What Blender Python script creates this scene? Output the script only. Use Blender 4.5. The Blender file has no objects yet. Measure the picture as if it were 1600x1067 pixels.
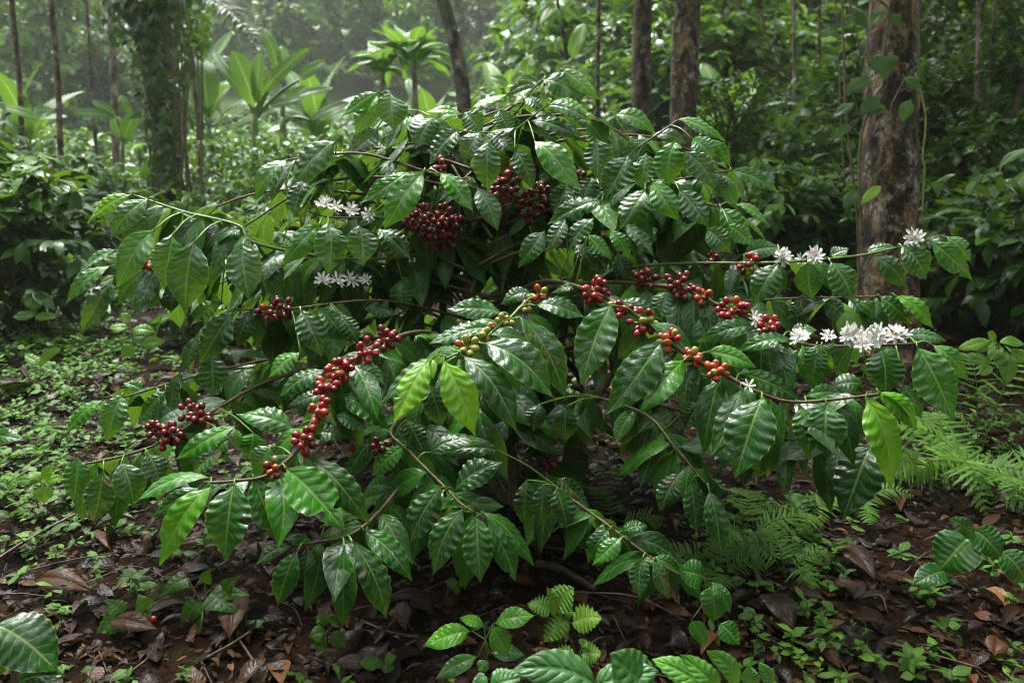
import bpy, math, random
import numpy as np
from mathutils import Vector
RNG = np.random.default_rng(7)
random.seed(7)
S = bpy.context.scene
COL = S.collection
# ------------------------------------------------------------------ camera model
F = 1333.333
PITCH = math.radians(12.8)
CAM = np.array([0.0, 0.0, 0.95])
FW = np.array([0, math.cos(PITCH), -math.sin(PITCH)])
UP = np.array([0, math.sin(PITCH), math.cos(PITCH)])
RT = np.array([1.0, 0, 0])

def P(px, py, d):
    return CAM + d * FW + (px - 800) / F * d * RT + (533.5 - py) / F * d * UP

def unit(v):
    v = np.asarray(v, float)
    return v / (np.linalg.norm(v, axis=-1, keepdims=True) + 1e-9)

def smooth(a, b, x):
    t = np.clip((x - a) / (b - a), 0, 1)
    return t * t * (3 - 2 * t)

def gz(x, y):
    x = np.asarray(x, float); y = np.asarray(y, float)
    z = 0.022 * np.sin(2.3 * x + 1.1) * np.cos(1.9 * y) + 0.012 * np.sin(6.1 * x + 3.7 * y) + 0.009 * np.cos(9.3 * y - 4.2 * x)
    z = z + 0.07 * np.sin(0.6 * x + .5) * smooth(3, 8, y) + 0.02 * smooth(7, 16, y) * (y - 7)
    z = z + smooth(14, 70, y) * (y - 14) * 0.15 + smooth(8, 50, np.abs(x)) * np.minimum(np.abs(x) - 8, 60) * 0.10
    return z

def ground_at(px, d):
    """point on the ground under image column px at depth d"""
    x = (px - 800) / F * d
    y = d * math.cos(PITCH)
    for _ in range(6):
        z = float(gz(x, y))
        v = (z - CAM[2] + d * math.sin(PITCH)) / math.cos(PITCH)
        y = d * math.cos(PITCH) + v * math.sin(PITCH)
    return np.array([x, y, float(gz(x, y))])

def ground_px(px, py):
    lo, hi = 0.3, 40
    for _ in range(40):
        m = (lo + hi) / 2
        p = P(px, py, m)
        if p[2] > gz(p[0], p[1]): lo = m
        else: hi = m
    p = P(px, py, lo)
    p[2] = float(gz(p[0], p[1]))
    return p

# ------------------------------------------------------------------ mesh building
class MB:
    def __init__(s):
        s.v, s.f3, s.f4, s.uv, s.tone, s.wear, s.col = [], [], [], [], [], [], []
        s.n = 0
    def add(s, v, quads=None, tris=None, uv=None, tone=0.0, wear=0.0, col=(1, 1, 1)):
        v = np.asarray(v, float).reshape(-1, 3); k = len(v)
        s.v.append(v)
        if quads is not None and len(quads): s.f4.append(np.asarray(quads) + s.n)
        if tris is not None and len(tris): s.f3.append(np.asarray(tris) + s.n)
        s.uv.append(np.zeros((k, 2)) if uv is None else np.asarray(uv, float))
        s.tone.append(np.broadcast_to(np.asarray(tone, float), (k,)))
        s.wear.append(np.broadcast_to(np.asarray(wear, float), (k,)))
        s.col.append(np.broadcast_to(np.asarray(col, float), (k, 3)))
        s.n += k
    def mesh(s, name, mat, origin=(0, 0, 0), smoothf=True):
        V = np.concatenate(s.v) - np.asarray(origin, float)
        f4 = np.concatenate(s.f4) if s.f4 else np.zeros((0, 4), int)
        f3 = np.concatenate(s.f3) if s.f3 else np.zeros((0, 3), int)
        me = bpy.data.meshes.new(name)
        me.vertices.add(len(V)); me.vertices.foreach_set('co', V.astype(np.float32).ravel())
        li = np.concatenate([f4.ravel(), f3.ravel()]).astype(np.int32)
        tot = np.concatenate([np.full(len(f4), 4), np.full(len(f3), 3)]).astype(np.int32)
        st = np.concatenate([[0], np.cumsum(tot)[:-1]]).astype(np.int32)
        me.loops.add(len(li)); me.loops.foreach_set('vertex_index', li)
        me.polygons.add(len(tot)); me.polygons.foreach_set('loop_start', st)
        me.polygons.foreach_set('loop_total', tot)
        me.polygons.foreach_set('use_smooth', np.full(len(tot), smoothf))
        UV = np.concatenate(s.uv)
        l = me.uv_layers.new(name='UVMap'); l.data.foreach_set('uv', UV[li].astype(np.float32).ravel())
        a = me.attributes.new('tone', 'FLOAT', 'POINT'); a.data.foreach_set('value', np.concatenate(s.tone).astype(np.float32))
        a = me.attributes.new('wear', 'FLOAT', 'POINT'); a.data.foreach_set('value', np.concatenate(s.wear).astype(np.float32))
        c = np.concatenate(s.col)
        if not np.allclose(c, 1):
            a = me.attributes.new('col', 'FLOAT_COLOR', 'POINT')
            a.data.foreach_set('color', np.concatenate([c, np.ones((len(c), 1))], 1).astype(np.float32).ravel())
        me.update(calc_edges=True)
        me.materials.append(mat)
        return me
    def build(s, name, mat, parent=None, origin=None):
        if origin is None:
            origin = (0, 0, 0) if parent is None else world_of(parent)
        o = bpy.data.objects.new(name, s.mesh(name, mat, origin))
        COL.objects.link(o)
        if parent is not None:
            o.parent = parent
            o.location = Vector(np.asarray(origin, float) - world_of(parent))
        else:
            o.location = Vector(origin)
        return o

def world_of(o):
    p = np.zeros(3)
    while o is not None:
        p += np.array(o.location); o = o.parent
    return p

def tag(o, label=None, cat=None, group=None, kind=None):
    if label: o['label'] = label
    if cat: o['category'] = cat
    if group: o['group'] = group
    if kind: o['kind'] = kind
    return o

def empty(name, loc, label, cat, group=None):
    o = bpy.data.objects.new(name, None); COL.objects.link(o)
    o.location = Vector(loc); o.empty_display_size = 0.05
    return tag(o, label, cat, group)

# ------------------------------------------------------------------ leaves
PROF = dict(
    coffee=([0, .03, .07, .14, .25, .38, .5, .62, .73, .81, .87, .915, .95, .98, 1], [.035, .04, .16, .48, .80, .97, 1, .90, .71, .49, .31, .18, .105, .055, .01]),
    round=([0, .04, .08, .16, .3, .45, .6, .75, .88, .96, 1], [.05, .06, .4, .75, .97, 1, .92, .72, .4, .14, .01]),
    heart=([0, .02, .05, .12, .25, .4, .6, .8, .92, 1], [.1, .5, .85, 1.0, .97, .85, .58, .27, .1, .01]),
    lance=([0, .1, .3, .5, .7, .88, 1], [.25, .55, .9, 1, .85, .5, .03]),
    petal=([0, .2, .5, .75, .92, 1], [.25, .5, .9, 1, .7, .1]),
    banana=([0, .05, .1, .2, .4, .6, .8, .92, 1], [.06, .07, .5, .85, 1, .98, .82, .5, .04]),
    pinna=([0, .08, .3, .6, .85, 1], [.35, 1, .9, .7, .4, .03]),
    tri=([0, .05, .2, .5, .8, 1], [.05, .5, 1, .8, .35, .02]),
)

def leaves(mb, B, T, N, W, nt=17, ns=7, prof='coffee', arch=.08, fold=.12, curl=.1, quilt=.0, wave=.05, nv=9, tone=0., wear=0., bend=0., twist=0., notch=0.):
    B = np.atleast_2d(B).astype(float); n = len(B); T = np.broadcast_to(T, (n, 3)).astype(float); N = np.broadcast_to(N, (n, 3)).astype(float)
    A = lambda q: np.broadcast_to(np.asarray(q, float), (n,))[:, None]
    W, arch, fold, curl, quilt, wave, tone, wear, bend, twist = map(A, (W, arch, fold, curl, quilt, wave, tone, wear, bend, twist))
    ax = T - B; L = np.linalg.norm(ax, axis=1, keepdims=True) + 1e-9; a = ax / L
    nn = N - (N * a).sum(1, keepdims=True) * a; nn = unit(nn + 1e-6 * RNG.normal(size=(n, 3)))
    sd = np.cross(a, nn)
    t = np.linspace(0, 1, nt)
    s = np.linspace(-1, 1, ns)
    xp, yp = PROF[prof]
    hw = np.interp(t, xp, yp)[None, :]
    ph = RNG.random((n, 1)) * 6.28
    ph2 = RNG.random((n, 1)) * 6.28
    t_ = t[None, :]
    # midline: arch peaks early, tip hangs
    off = arch * L * (4 * t_ * (1 - t_) * (1.35 - .7 * t_))
    doff = arch * L * np.gradient(4 * t * (1 - t) * (1.35 - .7 * t), t)[None, :]
    lat = bend * L * np.sin(np.pi * t_)
    mid = B[:, None, :] + a[:, None, :] * (L * t_)[..., None] + nn[:, None, :] * off[..., None] + sd[:, None, :] * lat[..., None]
    tl = np.sqrt(L ** 2 + doff ** 2)
    ca, sa = (L / tl), (doff / tl)
    n2 = nn[:, None, :] * ca[..., None] - a[:, None, :] * sa[..., None]
    hwl = hw * W / 2
    S_ = s[None, None, :]; aS = np.abs(S_)
    side = np.where(S_ < 0, 0, 1)
    phs = ph[:, :, None] + side * 1.7
    rip = 1 + wave[:, :, None] * .55 * np.sin(2 * np.pi * nv * t_[:, :, None] + phs) * aS + .04 * np.sin(5 * t_[:, :, None] + ph2[:, :, None])
    if notch:
        for side_ in (0, 1):
            for _r in range(2):
                on = (RNG.random((n, 1)) < notch)
                t0 = RNG.uniform(.2, .85, (n, 1)); wd_ = RNG.uniform(.012, .04, (n, 1)); dp = on * RNG.uniform(.25, .7, (n, 1))
                bite = 1 - dp * np.exp(-((t_ - t0) / wd_) ** 4)
                rip = rip * np.where(side == side_, bite[:, :, None] ** aS, 1)
    X = S_ * hwl[:, :, None] * rip
    Z = hwl[:, :, None] * (fold[:, :, None] * aS - curl[:, :, None] * 1.4 * S_ ** 2)
    Z = Z + W[:, :, None] * wave[:, :, None] * .45 * aS ** 1.6 * np.sin(2 * np.pi * nv * t_[:, :, None] + phs + 1) * hw[:, :, None]
    Z = Z + W[:, :, None] * .05 * aS * np.sin(2 * np.pi * 1.3 * t_[:, :, None] + ph2[:, :, None] + side * 2)
    p = nv * t_[:, :, None] - 1.6 * aS ** 1.4
    Z = Z + W[:, :, None] * quilt[:, :, None] * np.abs(np.sin(np.pi * p)) ** .8 * np.minimum(aS * 4, 1) * (1 - aS ** 4) * np.sqrt(hw)[:, :, None]
    fi = twist * (t_ - .35)
    s2 = sd[:, None, :] * np.cos(fi)[..., None] + n2 * np.sin(fi)[..., None]
    n2 = n2 * np.cos(fi)[..., None] - sd[:, None, :] * np.sin(fi)[..., None]
    V = mid[:, :, None, :] + s2[:, :, None, :] * X[..., None] + n2[:, :, None, :] * Z[..., None]
    k = nt * ns
    i = (np.arange(nt - 1)[:, None] * ns + np.arange(ns - 1)[None, :]).ravel()
    q = np.stack([i, i + 1, i + ns + 1, i + ns], 1)
    Q = (q[None] + (np.arange(n) * k)[:, None, None]).reshape(-1, 4)
    uv = np.stack(np.broadcast_arrays((S_ * .5 + .5), t_[:, :, None]), -1).reshape(1, k, 2)
    uv = np.broadcast_to(uv, (n, k, 2)).reshape(-1, 2)
    mb.add(V, quads=Q, uv=uv, tone=np.repeat(tone[:, 0], k), wear=np.repeat(wear[:, 0], k))

def catmull(pts, m=6):
    pts = np.asarray(pts, float)
    if len(pts) < 3:
        return np.linspace(0, 1, m * (len(pts) - 1) + 1)[:, None] * (pts[-1] - pts[0]) + pts[0] if len(pts) == 2 else pts
    q = np.vstack([2 * pts[0] - pts[1], pts, 2 * pts[-1] - pts[-2]])
    out = []
    for i in range(1, len(q) - 2):
        for u in np.linspace(0, 1, m, endpoint=False):
            out.append(.5 * ((2 * q[i]) + (q[i + 1] - q[i - 1]) * u + (2 * q[i - 1] - 5 * q[i] + 4 * q[i + 1] - q[i + 2]) * u * u + (3 * q[i] - q[i - 1] - 3 * q[i + 1] + q[i + 2]) * u ** 3))
    out.append(q[-2])
    return np.array(out)

def tube(mb, pts, r0, r1=None, ns=7, m=6, nodes=0, rough=0., power=1., tone=0.):
    c = catmull(pts, m); k = len(c)
    r1 = r0 if r1 is None else r1
    u = np.linspace(0, 1, k)
    if np.ndim(r0) > 0: r = np.interp(u, np.linspace(0, 1, len(r0)), r0)
    else: r = r0 + (r1 - r0) * u ** power
    if nodes:
        r = r * (1 + .35 * np.exp(-((u * nodes) % 1 - .5) ** 2 / .01))
    tg = unit(np.gradient(c, axis=0))
    ref = np.array([0.13, 1, .21]) if abs(tg[0][1]) < .8 else np.array([1, .1, .2])
    b1 = unit(np.cross(tg, ref)); b2 = np.cross(tg, b1)
    th = np.linspace(0, 2 * np.pi, ns, endpoint=False)
    R = r[:, None] * np.ones((k, ns))
    if np.ndim(rough) > 0 or rough:
        R = R * (1 + rough)
    V = c[:, None, :] + R[..., None] * (np.cos(th)[None, :, None] * b1[:, None, :] + np.sin(th)[None, :, None] * b2[:, None, :])
    i, j = np.meshgrid(np.arange(k - 1), np.arange(ns), indexing='ij')
    a_ = i * ns + j; b_ = i * ns + (j + 1) % ns
    q = np.stack([a_, b_, b_ + ns, a_ + ns], -1).reshape(-1, 4)
    V = V.reshape(-1, 3)
    V = np.vstack([V, c[0], c[-1]])
    jj = np.arange(ns)
    t1 = np.stack([np.full(ns, k * ns), (jj + 1) % ns, jj], 1)
    t2 = np.stack([np.full(ns, k * ns + 1), (k - 1) * ns + jj, (k - 1) * ns + (jj + 1) % ns], 1)
    uvv = np.concatenate([np.stack(np.broadcast_arrays(th[None, :] / 6.2832, u[:, None]), -1).reshape(-1, 2), [[0, 0], [0, 1]]])
    mb.add(V, quads=q, tris=np.vstack([t1, t2]), uv=uvv, tone=tone)
    return c

def _sphere(nu=12, nv=8):
    V = []
    for i in range(nv + 1):
        f = math.pi * i / nv
        for j in range(nu):
            g = 2 * math.pi * j / nu
            r = math.sin(f) * (1 + .06 * math.cos(f))
            z = math.cos(f)
            if i == 0: z = .93; r = .0
            if i == 1: z = .96; r = .22
            V.append((r * math.cos(g), r * math.sin(g), z * 1.24))
    Q = [(i * nu + j, i * nu + (j + 1) % nu, (i + 1) * nu + (j + 1) % nu, (i + 1) * nu + j) for i in range(nv) for j in range(nu)]
    return np.array(V), np.array([(a, d, c, b) for a, b, c, d in Q])
SPH_V, SPH_Q = _sphere(14, 10)

def ball(mb, c, axis, r, col):
    z = unit(axis); x = unit(np.cross(z, [.31, .7, .2])); y = np.cross(z, x)
    V = np.asarray(c) + r * (SPH_V[:, :1] * x + SPH_V[:, 1:2] * y + SPH_V[:, 2:] * z)
    k = SPH_V[:, 2]
    cc = np.asarray(col)[None, :] * np.ones((len(V), 1))
    tip = (k > 1.14)[:, None]
    cc = np.where(tip, cc * .35 + np.array([.06, .035, .01]), cc)
    mb.add(V, quads=SPH_Q, col=cc)

# ------------------------------------------------------------------ materials
class NT:
    def __init__(s, name):
        s.m = bpy.data.materials.new(name); s.m.use_nodes = True
        s.t = s.m.node_tree; s.t.nodes.clear()
        s.out = s.n('ShaderNodeOutputMaterial')
    def n(s, typ, **kw):
        x = s.t.nodes.new(typ)
        for k, v in kw.items(): setattr(x, k, v)
        return x
    def l(s, a, b): s.t.links.new(a, b)
    def math(s, op, a, b=None, c=None, clamp=False):
        x = s.n('ShaderNodeMath', operation=op, use_clamp=clamp)
        for i, q in enumerate((a, b, c)):
            if q is None: continue
            if isinstance(q, (int, float)): x.inputs[i].default_value = q
            else: s.l(q, x.inputs[i])
        return x.outputs[0]
    def sstep(s, a, b, v):
        x = s.n('ShaderNodeMapRange', interpolation_type='SMOOTHSTEP')
        s.l(v, x.inputs[0]); x.inputs[1].default_value = a; x.inputs[2].default_value = b
        return x.outputs[0]
    def mix(s, f, a, b, blend='MIX'):
        x = s.n('ShaderNodeMix', data_type='RGBA', blend_type=blend)
        for i, q in ((0, f), (6, a), (7, b)):
            if isinstance(q, (int, float)): x.inputs[i].default_value = q
            elif isinstance(q, tuple): x.inputs[i].default_value = (*q, 1)
            else: s.l(q, x.inputs[i])
        return x.outputs[2]
    def ramp(s, f, stops):
        x = s.n('ShaderNodeValToRGB'); r = x.color_ramp
        while len(r.elements) < len(stops): r.elements.new(.5)
        for e, (p, c) in zip(r.elements, stops): e.position = p; e.color = (*c, 1)
        s.l(f, x.inputs[0]); return x.outputs[0]
    def noise(s, scale, detail=3, rough=.55, vec=None, dist=0.):
        x = s.n('ShaderNodeTexNoise'); x.inputs['Scale'].default_value = scale; x.inputs['Detail'].default_value = detail
        x.inputs['Roughness'].default_value = rough; x.inputs['Distortion'].default_value = dist
        if vec is not None: s.l(vec, x.inputs['Vector'])
        return x.outputs[0]
    def pos(s): return s.n('ShaderNodeNewGeometry').outputs['Position']
    def attr(s, name, out='Fac'): return s.n('ShaderNodeAttribute', attribute_name=name).outputs[out]
    def prin(s, base=None, rough=.5, spec=.5, bump=None, **kw):
        p = s.n('ShaderNodeBsdfPrincipled')
        if isinstance(base, tuple): p.inputs['Base Color'].default_value = (*base, 1)
        elif base is not None: s.l(base, p.inputs['Base Color'])
        if isinstance(rough, (int, float)): p.inputs['Roughness'].default_value = rough
        else: s.l(rough, p.inputs['Roughness'])
        p.inputs['Specular IOR Level'].default_value = spec
        if bump is not None: s.l(bump, p.inputs['Normal'])
        for k, v in kw.items(): p.inputs[k.replace('_', ' ')].default_value = v
        return p
    def bump(s, h, strength=.5, dist=.01, nrm=None):
        b = s.n('ShaderNodeBump'); b.inputs['Strength'].default_value = strength; b.inputs['Distance'].default_value = dist
        s.l(h, b.inputs['Height'])
        if nrm is not None: s.l(nrm, b.inputs['Normal'])
        return b.outputs[0]
    def done(s, sh): s.l(sh, s.out.inputs[0]); return s.m

def leaf_material(name, stops, vjit=.5, vbump=.5, midw=.065, coat=.0, specmod=False, vein=(.22, .34, .07), nv=9, veins=True, rough=(.10, .32), transl=.2, vein_amt=.5, edge=True, bumpd=.0022, spec=.5, hazeless=True, wearc=(.16, .09, .03)):
    k = NT(name)
    uv = k.n('ShaderNodeUVMap'); sp = k.n('ShaderNodeSeparateXYZ'); k.l(uv.outputs[0], sp.inputs[0])
    u = k.math('ABSOLUTE', k.math('MULTIPLY_ADD', sp.outputs[0], 2.0, -1.0)); v = sp.outputs[1]
    pos = k.pos()
    n1 = k.noise(26, 4, .6, pos)
    tone = k.math('ADD', k.attr('tone'), k.math('MULTIPLY_ADD', n1, .34, -.17))
    tone = k.math('ADD', tone, k.math('MULTIPLY_ADD', k.math('ABSOLUTE', k.math('SUBTRACT', v, .55)), .2, -.05), clamp=True)
    base = k.ramp(tone, stops)
    # blemishes: brown scorch and yellow flecks of leaf wear
    wn = k.sstep(.56, .66, k.math('ADD', k.noise(38, 4, .65, pos), k.math('MULTIPLY_ADD', k.attr('wear'), .22, -.12)))
    base = k.mix(k.math('MULTIPLY', wn, k.sstep(.05, .4, k.attr('wear'))), base, wearc)
    bump = None
    if veins:
        ue = k.math('POWER', u, 1.4)
        p = k.math('MULTIPLY_ADD', ue, -1.6, k.math('MULTIPLY', v, float(nv)))
        p = k.math('ADD', p, k.math('MULTIPLY_ADD', k.noise(22, 2, .5, pos), vjit, -.5 * vjit))
        fr = k.math('ABSOLUTE', k.math('SUBTRACT', k.math('FRACT', k.math('ADD', p, .5)), .5))   # 0 on a vein
        vm = k.math('SUBTRACT', 1.0, k.sstep(.015, .075, fr))
        vm = k.math('MULTIPLY', vm, k.math('SUBTRACT', 1.0, k.sstep(.35, .95, u)))
        mr = k.math('SUBTRACT', 1.0, k.sstep(.4 * midw, midw, u))
        m = k.math('MAXIMUM', k.math('MULTIPLY', vm, .7), mr)
        base = k.mix(k.math('MULTIPLY', m, vein_amt), base, k.mix(.45, vein, k.ramp(tone, [(0, tuple(.6 * c for c in vein)), (1, tuple(1.5 * c for c in vein))])))
        if edge:
            base = k.mix(k.math('MULTIPLY', k.sstep(.93, 1.0, u), .55), base, vein)
        q = k.math('POWER', k.math('ABSOLUTE', k.math('SINE', k.math('MULTIPLY', p, math.pi))), .7)
        q = k.math('MULTIPLY', q, k.math('SUBTRACT', 1.0, k.math('POWER', u, 4.0)))
        q = k.math('MULTIPLY', q, k.sstep(.02, .22, u))
        h = k.math('ADD', q, k.math('MULTIPLY', k.noise(95, 3, .6, pos), .55))
        h = k.math('ADD', h, k.math('MULTIPLY', k.sstep(.62, .68, k.noise(330, 1, .5, pos)), .25))
        bump = k.bump(h, vbump, bumpd)
    rg = k.n('ShaderNodeMapRange'); k.l(k.noise(14, 3, .6, pos), rg.inputs[0])
    rg.inputs[1].default_value = .35; rg.inputs[2].default_value = .65; rg.inputs[3].default_value = rough[0]; rg.inputs[4].default_value = rough[1]
    bs = k.prin(base, rg.outputs[0], spec, bump)
    if specmod:
        k.l(k.math('MULTIPLY_ADD', k.sstep(.4, .62, k.noise(31, 4, .65, pos)), spec, .06), bs.inputs['Specular IOR Level'])
    if coat:
        hw_ = k.math('ADD', k.math('MULTIPLY', k.sstep(.56, .62, k.noise(210, 2, .55, pos)), .6), k.math('MULTIPLY', k.noise(60, 4, .65, pos), 1.6))
        cn = k.bump(hw_, .8, .003, bump)
        k.l(cn, bs.inputs['Coat Normal']); bs.inputs['Coat Roughness'].default_value = .06
        k.l(k.math('MULTIPLY', k.sstep(.42, .58, k.noise(17, 4, .65, pos)), coat), bs.inputs['Coat Weight'])
    tr = k.n('ShaderNodeBsdfTranslucent'); k.l(k.mix(.5, base, (.25, .45, .03), 'MIX'), tr.inputs[0])
    mx = k.n('ShaderNodeMixShader'); mx.inputs[0].default_value = transl
    k.l(bs.outputs[0], mx.inputs[1]); k.l(tr.outputs[0], mx.inputs[2])
    return k.done(mx.outputs[0])

COFFEE = [(0, (.006, .044, .005)), (.25, (.013, .088, .006)), (.5, (.032, .168, .007)), (.8, (.085, .27, .008)), (1, (.14, .34, .010))]
M_leaf = leaf_material('coffee_leaf', COFFEE, nv=8, coat=.85, rough=(.16, .42), vbump=.3, transl=.24, spec=.40, specmod=True, vein_amt=.62)
M_bgleaf = leaf_material('shrub_leaf', [(0, (.012, .046, .006)), (.4, (.038, .115, .010)), (.75, (.10, .23, .015)), (1, (.19, .35, .018))], veins=False, rough=(.22, .5), transl=.28, spec=.3)
M_weed = leaf_material('weed_leaf', [(0, (.022, .070, .008)), (.5, (.065, .17, .012)), (1, (.17, .33, .02))], veins=True, nv=6, vein_amt=.35, edge=False, rough=(.3, .55), spec=.25, transl=.28, bumpd=.001)
M_banana = leaf_material('banana_leaf', [(0, (.03, .10, .018)), (.5, (.065, .18, .022)), (1, (.15, .33, .025))], veins=True, nv=30, vein=(.35, .5, .16), vein_amt=.7, midw=.14, edge=False, rough=(.3, .5), transl=.3, bumpd=.004)
M_litter = leaf_material('dead_leaf', [(0, (.006, .0026, .0010)), (.35, (.017, .0068, .0022)), (.7, (.050, .019, .005)), (1, (.14, .062, .016))], vein=(.07, .035, .015), nv=7, rough=(.35, .75), spec=.1, coat=.28, transl=.03, vein_amt=.3, vbump=.3, edge=False, bumpd=.002, wearc=(.02, .012, .008))
M_broad = leaf_material('broad_leaf', [(0, (.014, .065, .014)), (.5, (.03, .13, .02)), (1, (.10, .30, .03))], vein=(.12, .25, .06), nv=7, vein_amt=.4, rough=(.3, .5), bumpd=.003)

def stem_material(name, c1, c2, scale=60, rough=.55, bd=.002):
    k = NT(name); pos = k.pos()
    n = k.noise(scale, 5, .65, pos)
    b = k.ramp(n, [(.4, c1), (.6, c2)])
    return k.done(k.prin(b, rough, .4, k.bump(n, .8, bd)).outputs[0])
M_stem = stem_material('coffee_stem', (.15, .105, .058), (.30, .22, .13), 70, .6, .004)
M_twig = stem_material('coffee_branch', (.05, .031, .014), (.12, .082, .034), 80)
M_gtwig = stem_material('green_shoot', (.06, .12, .02), (.13, .19, .04), 60, .4)
M_vine = stem_material('vine_stem', (.05, .04, .02), (.12, .10, .05), 40)
M_gvine = stem_material('green_vine', (.12, .15, .02), (.22, .22, .04), 40)
M_dead = stem_material('dead_wood', (.03, .018, .011), (.10, .058, .032), 30, .5, .006)

def cherry_material():
    k = NT('coffee_cherry'); pos = k.pos()
    c = k.attr('col', 'Color')
    n = k.noise(90, 3, .6, pos)
    b = k.mix(k.math('MULTIPLY', k.sstep(.5, .75, n), .35), c, (.10, .015, .008))
    return k.done(k.prin(b, .2, .5, k.bump(n, .25, .001), Coat_Weight=.3, Coat_Roughness=.08, Subsurface_Weight=.05).outputs[0])
M_cherry = cherry_material()
k = NT('white_petal'); M_petal = k.done(k.prin((.88, .88, .84), .5, .2).outputs[0])
k = NT('stamen'); M_stamen = k.done(k.prin((.42, .27, .08), .6, .3).outputs[0])

def bark_material(name, c1, c2, c3, lichen=.5, sc=14, moss=(.05, .075, .02), mossamt=.5):
    k = NT(name); pos = k.pos()
    mp = k.n('ShaderNodeMapping'); mp.inputs['Scale'].default_value = (1, 1, .45); k.l(pos, mp.inputs[0])
    n1 = k.noise(sc, 6, .7, mp.outputs[0], .6)
    n2 = k.noise(sc * 3.1, 5, .75, mp.outputs[0], 1.2)
    cr = k.sstep(.36, .52, k.math('ADD', k.math('MULTIPLY', n1, .45), k.math('MULTIPLY', n2, .55)))
    b = k.ramp(n1, [(.40, c1), (.5, c2), (.61, c3)])
    b = k.mix(k.math('MULTIPLY', k.math('SUBTRACT', 1.0, cr), .6), b, tuple(.4 * x for x in c1))
    ln = k.math('MULTIPLY', k.sstep(.52, .60, k.noise(sc * .6, 5, .75, pos)), k.sstep(.4, .55, n2))
    b = k.mix(k.math('MULTIPLY', ln, lichen), b, (.42, .41, .33))
    mn = k.sstep(.52, .66, k.noise(sc * .4 + 1.3, 5, .65, mp.outputs[0]))
    b = k.mix(k.math('MULTIPLY', mn, mossamt), b, moss)
    h = k.math('ADD', k.math('MULTIPLY', n1, 1.2), k.math('MULTIPLY', cr, .6))
    return k.done(k.prin(b, .7, .35, k.bump(h, 1.0, .045)).outputs[0])
M_bark = bark_material('rough_bark', (.024, .014, .006), (.115, .068, .031), (.30, .21, .12), .8, 16, mossamt=.7)
M_bark2 = bark_material('brown_bark', (.022, .013, .006), (.08, .048, .023), (.18, .125, .065), .5, 11)
M_bark3 = bark_material('pale_bark', (.11, .08, .06), (.20, .15, .115), (.30, .24, .19), .3, 8, mossamt=.25)
M_mossy = bark_material('mossy_bark', (.03, .024, .015), (.07, .058, .035), (.16, .145, .10), .5, 9, mossamt=.75)

def soil_material():
    k = NT('forest_soil'); pos = k.pos()
    n = k.noise(9, 6, .7, pos); n2 = k.noise(55, 5, .7, pos)
    b = k.ramp(n, [(.35, (.004, .0022, .001)), (.5, (.011, .0052, .002)), (.65, (.025, .0115, .0042))])
    g = k.sstep(.55, .7, k.noise(2.2, 5, .7, pos))
    b = k.mix(k.math('MULTIPLY', g, .35), b, (.03, .05, .012))
    sy = k.n('ShaderNodeSeparateXYZ'); k.l(pos, sy.inputs[0])
    b = k.mix(k.math('MULTIPLY', k.sstep(6, 11, sy.outputs[1]), k.sstep(.3, .6, n2)), b, (.045, .085, .015))
    h = k.math('ADD', n, k.math('MULTIPLY', n2, .4))
    return k.done(k.prin(b, .8, .06, k.bump(h, 1.0, .04)).outputs[0])
M_soil = soil_material()

# ------------------------------------------------------------------ setting: ground
xs = np.sinh(np.linspace(-1, 1, 261) * 5.2) / np.sinh(5.2) * 175
ys = np.concatenate([np.linspace(-8, .2, 12)[:-1], .2 + np.sinh(np.linspace(0, 1, 260) * 5) / np.sinh(5) * 175])
gx, gy = np.meshgrid(xs, ys, indexing='xy')
g = MB(); nx = len(xs)
i, j = np.meshgrid(np.arange(len(ys) - 1), np.arange(nx - 1), indexing='ij')
a_ = (i * nx + j).ravel()
g.add(np.stack([gx, gy, gz(gx, gy)], -1), quads=np.stack([a_, a_ + 1, a_ + nx + 1, a_ + nx], 1))
tag(g.build('ground', M_soil), kind='structure')

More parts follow.
